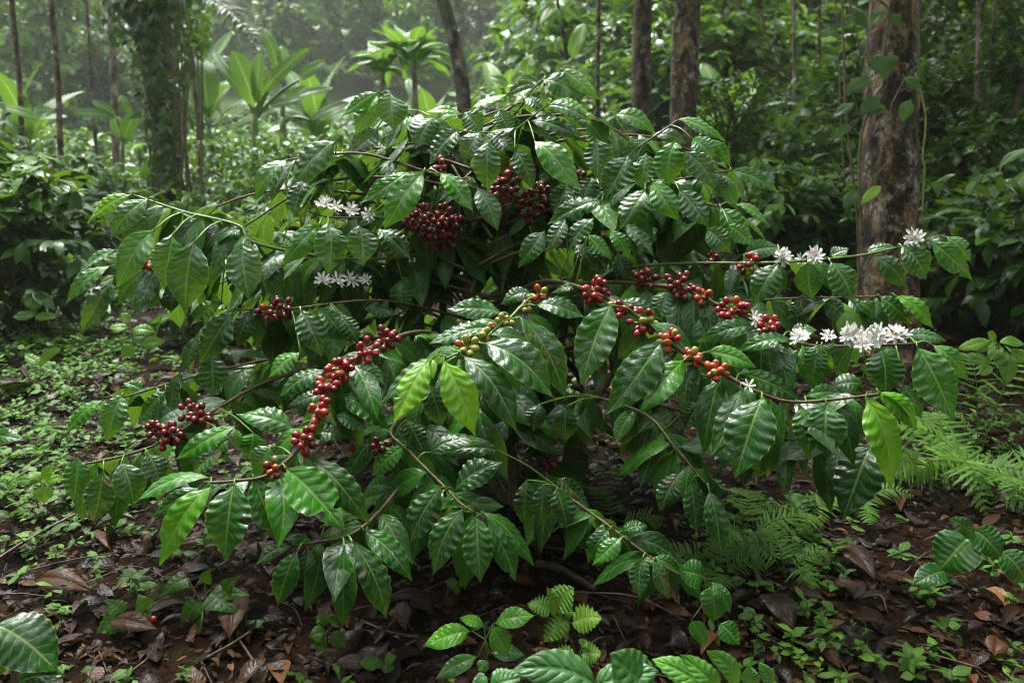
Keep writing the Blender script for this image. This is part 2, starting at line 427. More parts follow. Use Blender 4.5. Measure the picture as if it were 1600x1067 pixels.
# ------------------------------------------------------------------ the coffee plant
CROP = dict(A=(0, 0), B=(530, 0), C=(1060, 0), D=(0, 350), E=(530, 350), F=(1060, 350), G=(0, 707), H=(530, 707), I=(1060, 707))
SC = 540 / 1600
LEAVES = '''
A 612 900 405 1030 90 1. 1.95|A 690 918 510 1110 120 .3 1.93|A 1335 740 1180 930 110 .45 2.0|A 1560 650 1340 890 150 .2 2.0|A 1420 830 1360 1010 105 0 1.97|A 1595 700 1425 870 140 .2 2.05
B 180 425 10 540 75 .5 2.0|B 180 440 75 630 110 .8 2.03|B 240 430 255 605 150 .35 1.98|B 440 540 350 690 150 .1 1.98|B 560 600 420 760 125 .1 1.95|B 650 610 575 760 115 .15 1.93|B 570 530 395 520 60 .8 2.05
B 580 520 660 625 115 .15 2.02|B 740 510 790 625 110 .2 2.04|B 690 650 690 892 135 .15 1.88|B 700 620 810 705 110 .1 1.92|B 810 690 900 880 115 .1 1.92|B 900 650 1120 892 140 .5 1.88
B 915 395 765 450 62 .15 2.05|B 840 440 600 510 62 .8 2.1|B 940 370 1112 450 130 .3 2.0|B 1030 320 1205 462 80 .75 2.0|B 850 460 955 520 85 .2 2.02|B 980 470 1160 530 60 .8 1.95|B 960 490 1165 560 85 .3 1.93
B 880 560 1130 645 100 .15 1.95|B 1150 570 1240 682 120 .35 2.05|B 1270 535 1465 622 95 .5 2.08|B 1190 640 1190 832 130 .15 2.0|B 1340 720 1225 930 155 .15 1.98|B 1420 710 1400 882 125 .35 1.98|B 1560 650 1530 862 145 .45 1.93
B 1450 840 1572 1022 130 .55 1.92|B 1420 880 1300 1062 145 .3 1.92|B 1440 630 1610 665 75 .1 2.1|B 395 790 212 1062 160 .5 1.82|B 330 795 95 942 100 .4 1.86|B 460 800 626 985 125 .45 1.82|B 635 870 735 1070 115 .1 1.86
B 180 590 50 725 125 .15 2.05|B 1170 820 1120 962 120 .1 2.03|B 1220 930 960 1042 120 .2 1.95|B 620 820 560 960 110 .1 2.05|B 1060 850 1000 1000 120 .1 2.05
C 0 550 215 652 75 .5 2.05|C 60 640 160 742 115 .45 2.0|C 30 700 168 882 120 .1 1.97|C 140 640 242 780 65 .4 2.05|C 0 880 140 1052 135 .15 1.93|C 190 960 352 1120 125 .4 1.93|C 240 790 462 892 85 .25 2.05|C 250 945 420 1047 55 .5 2.0|C 150 800 235 922 85 0 2.02|C 60 900 90 1080 120 .15 2.0
D 715 25 545 292 155 .5 1.85|D 800 45 760 302 155 .3 1.83|D 900 75 855 407 195 .15 1.80|D 1120 90 1155 352 160 .15 1.82|D 525 190 300 372 95 .4 1.9|D 530 240 370 512 105 .05 1.92|D 540 115 355 242 68 .4 1.95
D 680 205 540 382 85 .3 1.95|D 700 240 700 402 90 .15 1.95|D 790 290 790 412 85 .05 1.95|D 1480 0 1310 190 125 .4 1.85|D 1520 -10 1515 232 155 .3 1.83|D 1220 190 1310 282 105 .1 1.95|D 1030 355 880 470 95 .9 2.0
D 1080 400 925 642 145 .1 1.86|D 1160 400 1100 572 105 .1 1.9|D 975 600 985 802 135 .1 1.9|D 910 520 840 682 75 .3 1.95|D 1390 400 1492 612 145 .1 1.85|D 1470 385 1600 532 105 .15 1.9|D 1240 620 1030 600 65 .3 1.9
D 1395 590 1240 715 115 .5 1.8|D 1510 680 1290 802 115 .2 1.75|D 480 815 300 972 95 .5 1.95|D 570 785 500 1002 125 .45 1.92|D 670 770 570 735 55 .4 2.0|D 770 770 640 922 85 .35 1.95|D 830 690 800 882 65 .1 1.97|D 740 830 715 962 55 .1 1.93
D 1375 960 1090 880 135 .35 1.62|D 1100 935 810 1090 110 .5 1.68|D 1085 945 1100 1035 62 .5 1.66|D 1060 990 960 1092 100 .4 1.7|D 1510 790 1330 850 85 .2 1.8|D 1500 920 1640 900 65 .2 1.68|D 1440 970 1605 990 95 .3 1.66|D 1530 810 1700 872 65 .15 1.75
D 1170 960 1150 1090 135 .4 1.72|D 1350 1050 1180 1060 65 .4 1.66
E 755 410 495 392 115 .3 1.72|E 710 480 415 557 108 .2 1.66|E 420 620 245 935 155 1. 1.5|E 480 625 630 988 168 1. 1.48|E 565 610 825 968 165 .15 1.53|E 660 550 1005 818 205 .2 1.55|E 830 420 1060 832 185 .1 1.6
E 905 375 1140 432 105 .25 1.7|E 1265 365 1120 742 195 .25 1.65|E 1490 540 1235 882 185 .15 1.62|E 1600 625 1395 872 155 .5 1.6|E 1280 355 1490 442 100 .3 1.85|E 1530 300 1490 452 115 .3 1.9
E 90 0 110 192 145 .15 1.83|E 180 20 330 162 125 .1 1.9|E 950 30 830 202 115 .15 1.88|E 1050 -20 970 132 95 .25 1.87|E 1180 -30 1060 132 105 .15 1.87|E 1150 50 1262 167 85 .6 1.9|E 1250 30 1347 167 85 .5 1.9|E 1320 0 1462 152 95 .1 1.88|E 1090 90 1200 222 95 .05 1.95|E 1290 130 1340 262 95 0 1.98
E 50 665 215 742 105 .25 1.7|E 0 790 235 952 125 .2 1.66|E -20 880 130 952 105 .3 1.64|E 410 740 480 942 135 0 1.68|E 510 600 190 842 105 .15 1.6|E 750 1050 420 1062 105 .1 1.75|E 310 900 390 1052 105 .05 1.75|E 930 830 900 962 95 0 1.8|E 1050 840 1050 1012 115 .05 1.8
E 110 390 265 422 95 .1 2.0|E 0 420 90 552 95 .15 1.9|E 290 250 300 412 115 .3 2.1|E 895 320 750 372 85 .2 1.85|E 1120 300 980 322 55 .25 1.9
F 365 480 85 547 95 .15 1.78|F 520 540 265 592 90 .2 1.74|F 130 590 360 662 105 .6 1.66|F 80 670 75 827 125 .3 1.66|F 390 800 260 1182 235 .15 1.55|F 290 760 150 1082 140 .2 1.6|F 685 830 695 1082 185 .2 1.58|F 560 840 600 1082 135 .3 1.6
F 865 800 985 1220 195 .9 1.56|F 910 775 1115 962 115 .75 1.58|F 1040 740 1130 902 105 .3 1.65|F 1100 560 1275 912 195 .4 1.66|F 1170 555 1350 732 105 .5 1.68|F 935 580 960 792 185 .15 1.68|F 640 555 615 712 115 .2 1.7|F 660 560 700 622 125 .3 1.7
F 1045 520 1240 542 85 .25 1.78|F 1000 330 1190 492 105 .75 1.88|F 930 340 1080 462 115 .2 1.9|F 700 170 820 372 155 .25 1.82|F 600 170 620 352 125 .3 1.83|F 460 185 345 377 135 .2 1.83|F 1030 100 1150 262 145 .2 1.83|F 1165 80 1360 262 115 .3 1.85|F 1240 60 1352 172 85 .5 1.88
F 890 150 1060 302 125 .15 1.88|F 700 150 790 115 75 .2 1.9|F 870 130 1010 110 65 .2 1.88|F 300 140 475 110 95 .2 1.9|F 830 360 960 482 105 .2 1.93|F 670 350 800 462 115 .15 1.93|F 560 340 580 452 115 0 1.95|F 550 580 440 692 115 .3 1.75|F 290 690 560 812 115 .2 1.72
F 580 800 780 792 85 .15 1.68|F 860 740 700 752 115 .2 1.72|F 520 500 640 492 85 .3 1.78|F 130 20 240 132 115 .15 1.9|F 230 0 345 102 85 .5 1.88|F 100 830 30 952 125 0 1.72|F 450 870 430 1092 105 .05 1.66|F 770 820 850 982 115 .2 1.62
I 895 -40 757 316 215 .02 1.68|I 390 -60 370 117 125 .1 1.7|I 60 130 85 372 98 .1 1.66|I 140 170 200 492 108 .15 1.62
G 990 145 738 522 155 .7 1.5|G 1085 140 1040 505 215 .25 1.49|G 1170 110 1285 417 145 .25 1.52|G 1320 70 1590 352 235 .45 1.5|H -130 30 140 332 155 .2 1.56|G 980 120 620 232 95 .4 1.56|G 930 160 700 302 95 .3 1.58
G 360 20 340 232 115 .3 1.72|G 480 80 430 332 135 .1 1.7|G 560 40 620 252 145 .1 1.68|G 680 0 740 152 115 .1 1.72|G 1040 -10 880 112 105 .4 1.66|G 1260 -30 1170 92 135 .4 1.62|G 1450 415 1310 400 55 .2 1.6
G 1360 430 1175 527 75 .3 1.56|G 1380 450 1285 712 125 .25 1.52|G 1420 445 1440 632 98 .2 1.56|H 25 430 15 812 115 .3 1.48|H 60 410 225 772 150 .15 1.5|H 110 360 340 592 130 .2 1.55
H 475 155 320 437 155 .1 1.62|H 580 250 430 572 155 .2 1.55|H 635 285 655 602 140 .25 1.52|H 685 310 820 602 120 .25 1.54|H 660 275 900 522 115 .3 1.56|H 590 235 770 250 75 .2 1.64|H 530 185 760 40 150 .1 1.66|H 420 0 700 -45 115 .1 1.72
H 870 120 860 352 105 .1 1.75|H 945 140 930 352 105 .1 1.74|H 1000 160 1060 362 115 .1 1.72|H 1000 120 1150 262 115 0 1.78|H 1580 90 1480 272 115 .1 1.7|H 1250 350 1150 512 95 .15 1.62|H 1310 390 1170 522 105 .35 1.6
H 1310 370 1430 340 95 .2 1.64|H 1405 480 1390 672 95 .15 1.58|H 1450 500 1530 682 75 .15 1.56|H 1450 480 1590 572 85 .15 1.6|H 300 -30 150 112 105 .5 1.72
'''
WORN = {(530 + 830 * SC, 350 + 420 * SC), (1390 * SC, 350 + 400 * SC), (530 + 1320 * SC, 350), (530 + 475 * SC, 707 + 155 * SC), (530 + 870 * SC, 707 + 120 * SC), (530 + 1580 * SC, 707 + 90 * SC), (680 * SC, 707), (530 + 60 * SC, 707 + 410 * SC)}
hero = []
for row in LEAVES.strip().replace('\n', '|').split('|'):
    q = row.split(); ox, oy = CROP[q[0]]
    b0, b1, t0, t1, w, tn, d = map(float, q[1:])
    hero.append((ox + b0 * SC, oy + b1 * SC, ox + t0 * SC, oy + t1 * SC, w * SC, tn, d))  # tone also carries backlight painted into a bright leaf underside

base = ground_at(825, 2.3)
plant = empty('coffee_plant', base, 'wide wet coffee bush with red cherries and white blossom in the middle of the clearing', 'coffee plant')
CENTER = np.array([base[0], base[1], 0])
TRUNKTOP = P(740, 300, 2.28)

# stems
def px_path(pts): return [P(*p) for p in pts]
STEMS = [([(812, 812, 2.3), (795, 700, 2.28), (765, 580, 2.27), (736, 470, 2.26), (732, 400, 2.26), (738, 330, 2.26), (747, 250, 2.24), (765, 195, 2.2)], .021, .007),
         ([(840, 808, 2.3), (848, 700, 2.34), (862, 620, 2.36), (880, 520, 2.4), (900, 420, 2.42), (905, 330, 2.4)], .017, .006),
         ([(862, 800, 2.28), (895, 690, 2.2), (940, 610, 2.15), (985, 540, 2.15), (1020, 470, 2.15)], .014, .005),
         ([(800, 815, 2.34), (745, 700, 2.38), (705, 580, 2.42), (692, 480, 2.42), (690, 410, 2.42), (670, 330, 2.4)], .016, .006)]
for pts, r0, r1 in STEMS:
    m = MB(); pp = px_path(pts)
    gzz = gz(pp[0][0], pp[0][1]); pp[0] = np.array([pp[0][0], pp[0][1], gzz - .02])
    tube(m, pp, r0, r1, 10, 8, nodes=14)
    m.build('stem', M_stem, plant)

BR = [  # points (px, py, depth), base radius
    ([(765, 580, 2.27), (830, 470, 1.85), (790, 503, 1.7), (740, 540, 1.58), (697, 560, 1.5)], .005, 1),
    ([(762, 480, 2.27), (850, 440, 2.0), (935, 461, 1.82), (1002, 498, 1.72), (1070, 552, 1.65), (1127, 583, 1.62), (1195, 617, 1.6), (1249, 628, 1.6), (1364, 617, 1.57), (1372, 612, 1.57)], .0065, 0),
    ([(736, 470, 2.26), (860, 450, 2.1), (952, 441, 2.0), (1060, 450, 1.88), (1100, 466, 1.84), (1178, 502, 1.78), (1235, 532, 1.74), (1296, 541, 1.71), (1431, 537, 1.68)], .006, 0),
    ([(890, 470, 2.41), (960, 425, 2.2), (1060, 412, 2.0), (1195, 411, 1.87), (1330, 401, 1.86), (1401, 387, 1.85), (1453, 375, 1.86)], .005, 1),
    ([(985, 540, 2.15), (1080, 485, 2.0), (1202, 468, 1.95), (1391, 463, 1.9)], .0045, 0),
    ([(765, 585, 2.27), (678, 522, 1.9), (597, 536, 1.78), (547, 566, 1.7), (522, 590, 1.66), (496, 637, 1.6), (472, 694, 1.55), (420, 741, 1.52), (368, 751, 1.51), (330, 754, 1.5)], .0065, 0),
    ([(738, 500, 2.26), (600, 470, 2.0), (455, 482, 1.88), (371, 484, 1.87)], .0045, 0),
    ([(733, 390, 2.26), (560, 405, 2.05), (405, 382, 1.9), (371, 352, 1.9), (287, 331, 1.92), (207, 304, 1.96)], .0055, 1),
    ([(735, 440, 2.26), (640, 420, 2.2), (540, 407, 2.1), (331, 405, 1.98), (227, 420, 1.95)], .005, 0),
    ([(780, 640, 2.27), (640, 560, 2.1), (520, 570, 2.0), (418, 596, 1.9), (331, 643, 1.82), (236, 698, 1.75), (135, 724, 1.72), (120, 715, 1.72)], .0055, 0),
    ([(775, 620, 2.27), (600, 530, 2.2), (418, 562, 2.05), (297, 590, 2.0), (192, 620, 1.94), (165, 613, 1.94)], .0045, 0),
    ([(790, 690, 2.28), (680, 640, 2.0), (612, 670, 1.8), (641, 707, 1.72), (692, 758, 1.65), (722, 788, 1.6), (762, 811, 1.55)], .005, 0),
    ([(795, 700, 2.28), (700, 680, 2.05), (641, 741, 1.78), (587, 805, 1.6), (545, 836, 1.54), (500, 846, 1.54), (459, 852, 1.55)], .005, 0),
    ([(855, 700, 2.33), (852, 740, 1.95), (870, 762, 1.8), (952, 822, 1.66), (1019, 872, 1.6), (1062, 898, 1.58)], .0045, 0),
    ([(745, 270, 2.25), (775, 215, 2.18), (815, 165, 2.1), (840, 132, 2.05), (880, 107, 2.0)], .004, 1),
    ([(747, 300, 2.25), (770, 245, 2.05), (800, 209, 1.97), (861, 159, 1.93)], .004, 1),
    ([(738, 345, 2.26), (840, 305, 2.15), (925, 273, 2.08), (1019, 216, 2.05), (1060, 187, 2.05)], .005, 0),
    ([(740, 320, 2.26), (700, 285, 2.05), (648, 263, 1.98), (564, 240, 2.0), (480, 246, 2.0), (440, 252, 2.0)], .005, 0),
    ([(748, 260, 2.25), (690, 205, 2.15), (640, 180, 2.08), (591, 143, 2.0)], .0045, 1),
    ([(737, 365, 2.26), (850, 330, 2.12), (960, 290, 2.02), (1060, 280, 2.0), (1142, 266, 2.04)], .005, 0),
    ([(733, 395, 2.26), (690, 360, 2.1), (640, 300, 1.9), (665, 268, 1.84)], .004, 0),
    ([(895, 690, 2.2), (894, 620, 1.95), (1002, 644, 1.8), (1056, 700, 1.7), (1104, 757, 1.64)], .0045, 0),
    ([(940, 610, 2.15), (1060, 640, 1.95), (1200, 680, 1.8), (1340, 696, 1.7), (1362, 692, 1.68)], .005, 0),
    ([(900, 400, 2.42), (1000, 350, 2.2), (1080, 320, 2.0), (1124, 322, 1.95)], .0045, 0),
    ([(738, 350, 2.26), (620, 340, 2.05), (520, 340, 1.95), (480, 330, 1.95)], .0045, 0),
    ([(735, 430, 2.26), (640, 440, 2.3), (540, 440, 2.25), (490, 440, 2.2)], .004, 0),
]
BRP = []
for pts, r, green in BR:
    m = MB(); c = tube(m, px_path(pts), r * .86, r * .36, 8, 9, nodes=13)
    BRP.append(c)
    m.build('branch', M_gtwig if green else M_twig, plant)
ALLB = np.concatenate(BRP)

CL = [  # px, py, depth, number, mix, spread px
    (925, 450, 1.80, 17, 'r', 21), (978, 487, 1.74, 8, 'r', 15), (1002, 506, 1.71, 14, 'R', 19), (1046, 531, 1.67, 13, 'R', 18), (1082, 561, 1.64, 10, 'o', 15), (1118, 581, 1.61, 11, 'o', 18),
    (1012, 432, 1.95, 14, 'd', 17), (1064, 442, 1.87, 22, 'd', 22), (1098, 463, 1.83, 8, 'o', 14), (1119, 401, 1.97, 8, 'd', 14), (1144, 482, 1.79, 16, 'r', 20), (1204, 510, 1.75, 13, 'r', 17), (1165, 411, 1.88, 10, 'm', 17),
    (846, 458, 1.83, 7, 'm', 13), (829, 480, 1.83, 5, 'g', 11), (782, 502, 1.68, 9, 'p', 17), (731, 541, 1.55, 10, 'g', 17),
    (606, 526, 1.76, 16, 'd', 20), (571, 550, 1.72, 14, 'R', 19), (530, 573, 1.66, 18, 'r', 19), (512, 600, 1.63, 12, 'r', 17), (495, 638, 1.58, 12, 'R', 19), (476, 686, 1.54, 12, 'r', 17), (432, 731, 1.52, 8, 'b', 16),
    (262, 676, 1.75, 20, 'd', 21), (314, 647, 1.78, 13, 'd', 16), (290, 634, 1.81, 9, 'd', 14), (236, 662, 1.77, 8, 'd', 14), (440, 478, 1.87, 10, 'd', 18), (420, 488, 1.86, 9, 'b', 16), (233, 411, 1.93, 5, 'o', 13),
    (688, 342, 2.05, 26, 'd', 26), (664, 352, 2.06, 14, 'b', 20), (700, 378, 2.08, 20, 'd', 22), (790, 292, 2.0, 17, 'd', 22), (832, 312, 2.06, 12, 'd', 18), (803, 268, 2.0, 10, 'b', 17), (687, 262, 1.92, 8, 'r', 14), (822, 338, 2.1, 8, 'd', 15), (652, 318, 2.05, 8, 'b', 15), (672, 392, 2.1, 9, 'd', 16),
    (960, 475, 1.77, 4, 'R', 9), (758, 520, 1.62, 4, 'p', 9), (815, 488, 1.79, 4, 'p', 9), (720, 350, 2.06, 14, 'd', 18), (770, 300, 2.0, 12, 'd', 18), (842, 300, 2.02, 10, 'd', 16), (640, 350, 2.04, 10, 'd', 16), (688, 362, 2.0, 16, 'd', 20), (780, 318, 2.0, 12, 'b', 18), (655, 340, 2.0, 12, 'd', 18), (550, 684, 1.72, 9, 'd', 16), (582, 697, 1.72, 7, 'd', 14), (860, 715, 2.0, 6, 'd', 14), (1500 * 0 + 905, 270, 2.08, 4, 'd', 8), (850, 240, 2.05, 6, 'd', 13),
]
FL = [(1223, 403, 1.84, 17), (1274, 398, 1.83, 17), (1430, 373, 1.82, 17), (1249, 405, 1.88, 11), (1180, 497, 1.76, 13), (1250, 528, 1.72, 16), (1169, 599, 1.58, 14),
      (1296, 528, 1.69, 14), (1326, 523, 1.67, 20), (1346, 537, 1.65, 17), (1372, 527, 1.66, 18), (1402, 525, 1.66, 20), (1350, 520, 1.69, 15),
      (506, 320, 1.93, 14), (524, 325, 1.93, 13), (550, 329, 1.94, 14), (576, 336, 1.95, 13), (505, 440, 2.02, 15), (528, 438, 2.03, 14), (550, 437, 2.04, 14), (572, 436, 2.06, 13)]
KEEP = [z_[:3] for z_ in CL] + [z_[:3] for z_ in FL]
# hidden-side branches that fill the bush, and their leaves
fol = MB()
SILX = [90, 150, 210, 400, 440, 540, 600, 750, 870, 930, 1000, 1120, 1200, 1300, 1450, 1530]
SILY = [500, 340, 315, 305, 255, 185, 165, 180, 135, 165, 195, 220, 340, 410, 390, 430]
def proj(p):
    r = np.asarray(p) - CAM; d = r.dot(FW)
    return 800 + F * r[0] / d, 533.5 - F * r.dot(UP) / d, d
def blocked(p):
    px, py, d = proj(p)
    if px < 95 or px > 1520 or py < np.interp(px, SILX, SILY) + 8: return True
    if 620 < px < 880 and 235 < py < 420 and d < 2.12: return True
    if 485 < px < 600 and 300 < py < 350 and d < 2.0: return True
    if 485 < px < 600 and 415 < py < 455 and d < 2.1: return True
    if 560 < px < 900 and 395 < py < 480 and d < 2.12: return True
    return False
def outward(p):
    v = p - CENTER; v[..., 2] = 0
    return unit(v)
nb = 0
for az in np.concatenate([np.linspace(0, 2 * np.pi, 34, endpoint=False), np.linspace(.1, np.pi - .1, 16)]):
    for _ in range(2):
        a2 = az + RNG.uniform(-.12, .12)
        front = math.sin(a2) < -.25
        h0 = RNG.uniform(.25, 1.05)
        R = RNG.uniform(.45, .8) * (1.15 if abs(math.cos(a2)) > .7 else 1.0) * (1.15 - .42 * h0)
        if front: R *= .55
        dv = np.array([math.cos(a2), math.sin(a2), 0])
        o0 = np.array([base[0], base[1], base[2]]) + np.array([RNG.uniform(-.12, .02) - .12 * h0, RNG.uniform(-.05, .08), h0])
        pts = [o0, o0 + dv * R * .35 + np.array([0, 0, .07]), o0 + dv * R * .7 + np.array([0, 0, .08]), o0 + dv * R + np.array([0, 0, .0])]
        while blocked(pts[-1]) and R > .2:
            R *= .85
            pts = [o0, o0 + dv * R * .35 + np.array([0, 0, .05]), o0 + dv * R * .7 + np.array([0, 0, .04]), o0 + dv * R + np.array([0, 0, -.06])]
        if blocked(pts[-1]) or blocked(pts[2]): continue
        m = MB(); c = tube(m, pts, .0045, .002, 6, 6)
        m.build('branch', M_twig, plant); nb += 1
        k = 7
        for u in np.linspace(.25, 1, k):
            q = c[int(u * (len(c) - 1))]
            sdv = np.array([-dv[1], dv[0], 0])
            for sg in (-1, 1):
                if RNG.random() < (.3 if proj(q)[2] < 2.1 else .08): continue
                ax = unit(dv * RNG.uniform(.2, .8) + sg * sdv * RNG.uniform(.5, 1) + np.array([0, 0, -RNG.uniform(.35, 1.3)]))
                L = RNG.uniform(.11, .17)
                if blocked(q) or blocked(q + ax * L): continue
                nrm = unit(np.array([0, 0, 1.]) + .5 * dv + RNG.normal(0, .2, 3))
                leaves(fol, q, q + ax * L, nrm, L * RNG.uniform(.33, .43), nt=21, ns=7, arch=RNG.uniform(.05, .16), fold=RNG.uniform(.05, .3), tone=float(np.clip(RNG.normal(.2, .15), 0, .7)), wear=float(max(0, RNG.normal(-.3, .4))), wave=.05, bend=RNG.normal(0, .05), twist=RNG.normal(0, .5))
# extra inner leaves, hung from the traced branches
for bi, c in enumerate(BRP):
    for _ in range(30 if bi in (14, 15, 16, 17, 18, 19, 23, 24, 7, 8) else 16):
        i0 = int(RNG.uniform(.1, .93) * (len(c) - 1)); q = c[i0]
        dist = np.linalg.norm(q - CAM)
        back = unit(q - CAM)
        q = q + back * RNG.uniform(-.01, .03)
        dv = outward(q.copy())
        ax = unit(.9 * back * np.array([1, 1, 0]) * RNG.uniform(0.1, .8) + .7 * RNG.normal(0, 1, 3) * np.array([1, .4, 0]) + np.array([0, 0, -RNG.uniform(.4, 1.2)]))
        L = RNG.uniform(.10, .16)
        if blocked(q) or blocked(q + ax * L): continue
        leaves(fol, q, q + ax * L, unit(np.array([0, -.4, 1.]) + RNG.normal(0, .25, 3)), L * RNG.uniform(.33, .43), nt=21, ns=7, twist=RNG.normal(0, .5), bend=RNG.normal(0, .05), arch=RNG.uniform(.05, .15), fold=.15, tone=float(np.clip(RNG.normal(.2, .15), 0, .7)), wave=.05)

# opposite leaf pairs hanging along the traced branches
for bi, c in enumerate(BRP):
    seg = np.linalg.norm(np.diff(c, axis=0), axis=1); cum = np.concatenate([[0], np.cumsum(seg)])
    for u in np.arange(.12 * cum[-1], .97 * cum[-1], .048):
        j = min(np.searchsorted(cum, u), len(c) - 2); q = c[j]; tg = unit(c[j + 1] - c[j])
        sd_ = unit(np.cross(tg, [0, 0, 1.])); vw = unit(q - CAM)
        for sg in (-1, 1):
            if RNG.random() < .3: continue
            b0 = q + vw * RNG.uniform(.006, .05)
            ax = unit(tg * RNG.uniform(.1, .6) + sg * sd_ * RNG.uniform(.3, .9) + np.array([0, 0, -RNG.uniform(.5, 1.5)]) + RNG.normal(0, .15, 3))
            L = RNG.uniform(.075, .17)
            pm = b0 + ax * L
            if blocked(b0) or blocked(pm): continue
            fx, fy, fd = proj(b0 + ax * L * .5)
            if any(abs(fx - z_[0]) < 34 and abs(fy - z_[1]) < 30 and fd < z_[2] + .02 for z_ in KEEP): continue
            leaves(fol, b0, pm, unit(np.array([0, 0, 1.]) - .55 * vw + RNG.normal(0, .2, 3)), L * RNG.uniform(.34, .43), nt=26, ns=9, arch=RNG.uniform(.05, .15), fold=RNG.uniform(.08, .25), wave=RNG.uniform(.03, .07), tone=float(np.clip(RNG.normal(.24, .16), 0, .75)) if RNG.random() < .9 else RNG.uniform(.55, .85), wear=float(max(0, RNG.normal(-.05, .32))), bend=RNG.normal(0, .05), twist=RNG.normal(0, .4), notch=.1)

# traced leaves
areas = [math.hypot(h[2] - h[0], h[3] - h[1]) * h[4] for h in hero]
big = set(np.argsort(areas)[::-1][:100])
for i, (bx, by, tx, ty, w, tn, d) in enumerate(hero):
    B = P(bx, by, d)
    Lpx = math.hypot(tx - bx, ty - by)
    down = (ty - by) / (Lpx + 1e-6)
    horiz = 1 - abs(down)
    dt = d - (.03 + .10 * max(0, down)) * (Lpx / F * d) * RNG.uniform(.4, 2.2)
    T = P(tx, ty, dt)
    L = np.linalg.norm(T - B)
    back = unit(CAM - (B + T) / 2)
    side = (tx - bx) / (Lpx + 1e-6)
    ratio = w / Lpx
    # narrow outlines are leaves turned edge on: roll them and keep their true breadth
    true = max(ratio, .31 + .06 * RNG.random())
    roll = math.acos(min(1, ratio / true)) * (1 if RNG.random() < .5 else -1) * .8
    N = unit(.80 * back + np.array([.18 * side, 0, .62]) + RNG.normal(0, .10, 3))
    a = unit(T - B); N = unit(N - N.dot(a) * a)
    if abs(roll) > .15:
        up_side = np.cross(a, N)
        sgn = 1 if up_side[2] > 0 else -1
        N = unit(N * math.cos(roll) + up_side * sgn * abs(math.sin(roll)))
    W = true * Lpx / F * d * .99
    worn = .45 if any(abs(bx - q[0]) < 1 and abs(by - q[1]) < 1 for q in WORN) else max(0, RNG.normal(-.12, .3))
    kw = dict(nt=64, ns=17, arch=RNG.uniform(.05, .13) * (1 + .5 * horiz), fold=RNG.uniform(.08, .26), curl=RNG.uniform(.06, .2), quilt=RNG.uniform(.002, .015), wave=RNG.uniform(.03, .08), nv=8, tone=tn + RNG.normal(0, .03), wear=worn, bend=RNG.normal(0, .03), twist=RNG.normal(0, .3), notch=.09)
    j = np.argmin(((ALLB - B) ** 2).sum(1))
    def stalk(mb):
        if .004 < np.linalg.norm(ALLB[j] - B) < .16:
            pp = ALLB[j]
            tube(mb, [pp, (pp + B) / 2 + np.array([0, 0, .006]), B + .03 * (T - B)], .0018, .0015, 5, 3, tone=.6)
            mb.uv[-1] = np.full((len(mb.v[-1]), 2), .5)
    if i in big:
        m = MB(); leaves(m, B, T, N, W, **kw); stalk(m)
        o = m.build('leaf', M_leaf, plant, origin=B)
        if tn >= .7: o['label'] = 'bright green young leaf'
        elif worn >= .45: o['label'] = 'dark leaf with brown blemishes'
    else:
        leaves(fol, B, T, N, W, **kw); stalk(fol)
fo = fol.build('foliage', M_leaf, plant); fo['kind'] = 'stuff'

# growing tip between the two young leaves
m = MB()
B = P(679, 560, 1.5)
leaves(m, B, P(676, 592, 1.48), unit(CAM - B), .012, nt=9, ns=5, prof='lance', tone=1.)
leaves(m, B, P(664, 574, 1.49), unit(CAM - B), .012, nt=9, ns=5, prof='lance', tone=.95)
leaves(m, B, P(690, 566, 1.49), unit(CAM - B), .012, nt=9, ns=5, prof='lance', tone=.95)
m.build('shoot_tip', M_leaf, plant)

